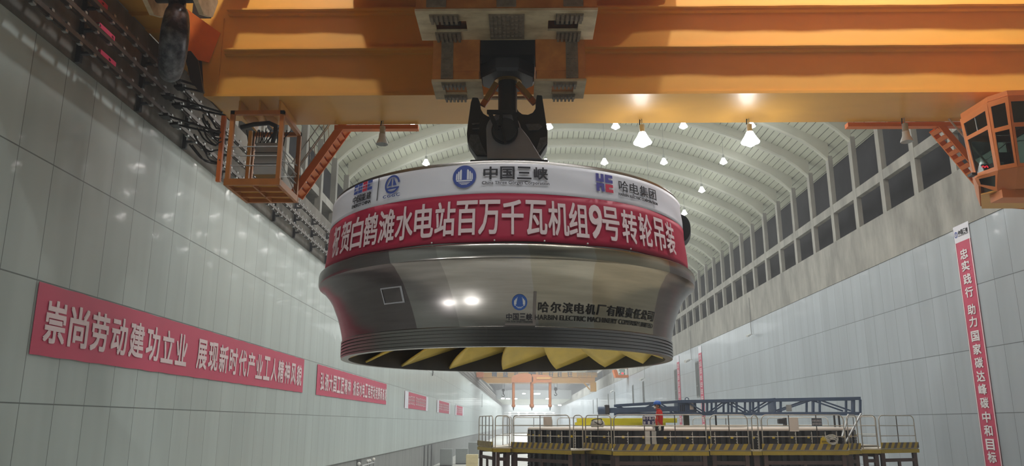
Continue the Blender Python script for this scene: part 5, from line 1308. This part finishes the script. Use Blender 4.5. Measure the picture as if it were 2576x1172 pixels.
# ================================================================== THINGS ALONG THE WALLS
for px, py, sz, lab in ((1730, 905, 1.0, 'white bullet security camera on right wall above the tallest slot window'), (1878, 842, 0.6, 'small white security camera high on right wall, nearest the operator cab'), (1615, 952, 1.0, 'round white security camera on right wall beside the far operator cab'), (1540, 983, 1.0, 'small far security camera on right wall left of the round one')):
    q = atX(px, py, XR-0.5); t = thing('security_camera', lab, 'camera', (XR-0.1, q.y, q.z), 0, 'security cameras on the right wall')
    m = MB(); m.tube([(XR-0.9*sz, q.y-0.4*sz, q.z-0.25*sz), (XR-0.35*sz, q.y, q.z)], 0.17*sz, 12); m.build('camera_body', 'white_paint', t, smooth=True)
    m = MB(); m.tube([(XR-0.4*sz, q.y, q.z), (XR-0.01, q.y, q.z+0.05)], 0.05*sz, 8); m.build('arm', 'white_paint', t)
    m = MB(); m.tube([(XR-0.08, q.y, q.z), (XR-0.08, q.y, ZL-0.5)], 0.03, 5); m.build('conduit', 'galvanised', t)
for (x0_, x1_, y0_, y1_, zt2, mm_, nm_, lab) in ((-10.2, -8.75, 100, 101.4, -3.0, 'cabinet', 'cabinet', 'grey floor cabinet against left wall, left of its twin'), (-8.65, -7.1, 104.5, 106, -3.1, 'cabinet', 'cabinet', 'grey floor cabinet standing left of the cream crate'), (-6.3, -5.0, 90, 91.3, -3.3, 'cream', 'crate', 'cream wooden crate at the left foot of the platform'), (-8.2, -6.6, 122, 125, -2.7, 'cabinet', 'machine', 'pale grey machine housing behind the two grey cabinets')):
    t = thing(nm_, lab, nm_, ((x0_+x1_)/2, (y0_+y1_)/2, Z0))
    MB().box(x0_, x1_, y0_, y1_, Z0+0.1, zt2).build('body', mm_, t, bevel=0.03)
    if mm_ == 'cabinet':
        MB().box(x0_+0.08, x1_-0.08, y0_-0.03, y0_, Z0+0.3, zt2-0.1).build('door', 'cabinet', t); MB().box(x0_, x1_, y0_, y1_, Z0, Z0+0.1).build('plinth', 'dark_grey', t)
    else:
        for k in range(3): MB().box(x0_-0.02, x1_+0.02, y0_-0.03, y0_, Z0+0.2+k*0.6, Z0+0.32+k*0.6).build('batten', 'cream', t)
        MB().box(x0_+0.1, x1_-0.1, y0_+0.1, y1_-0.1, Z0, Z0+0.1).build('skid', 'cream', t)
for n, (px, wz) in enumerate(((903, 0.7), (1067, 0.5), (1076, 0.5), (1085, 0.6))):
    q = atX(px, 1150, XL-0.06); zt2 = atX(px, (1155, 1121, 1120, 1118)[n], XL-0.06).z
    structure(MB().box(XL-0.07, XL-0.03, q.y-wz, q.y+wz, Z0, zt2).build('door_%d' % (n+1), 'black_paint'))
t = thing('barrier_rail', 'pale pipe barrier with white ball caps beside left wall at the bottom edge', 'barrier', (-9.5, 52, Z0))
for px, py in ((903, 1170), (925, 1163), (930, 1162), (940, 1158)):
    q = atY(px, py, 50+(px-903)*0.2); m = MB(); m.tube([(q.x, q.y, Z0), tuple(q)], 0.04, 8); p_ = m.build('post', 'galvanised', t)
    m = MB(); m.ball(q+Vector((0, 0, 0.08)), 0.11, 12); m.build('cap', 'white_paint', p_, smooth='all')
a, b = atY(910, 1172, 51), atY(941, 1163, 57); MB().tube([a, b], 0.045, 8).build('rail', 'galvanised', t)
for px, pt, pb, lab in ((1089, 930, 945, 'dangling dark cable stub on left wall below the runner\'s front rim'), (1213, 990, 1024, 'long dark cable hanging down left wall near the far crane')):
    a, b = atX(px, pt, XL+0.1), atX(px, pb, XL+0.1); m = MB(); m.tube([a, (XL+0.08, a.y+0.3, (a.z+b.z)/2), (XL+0.1, a.y-0.2, b.z)], 0.05, 6); tag(m.build('hanging_cable', 'cable'), lab, 'cable')
for q, lab in zip(FLOODS, ('left', 'right')):
    t = thing('floodlight', 'work floodlight on a low stand on the floor before the runner, %s one of two' % lab, 'floodlight', (q[0], q[1], Z0))
    d = (Vector((0.3, 18.9, 3.0))-Vector(q)).normalized(); c = Vector(q)
    m = MB(); m.tube([c, c+d*0.12], [0.2, 0.26], 20); m.build('head', 'dark_grey', t)
    m = MB(); m.tube([c+d*0.125, c+d*0.14], 0.2, 20); m.build('lens', 'lamp_glow', t)
    m = MB(); m.tube([(q[0], q[1], Z0), tuple(c)], 0.03, 8); m.build('pole', 'galvanised', t)
    for k in range(3): MB().tube([(q[0], q[1], Z0+0.5), (q[0]+0.5*math.cos(k*2.1), q[1]+0.5*math.sin(k*2.1), Z0+0.02)], 0.02, 6).build('leg', 'galvanised', t)
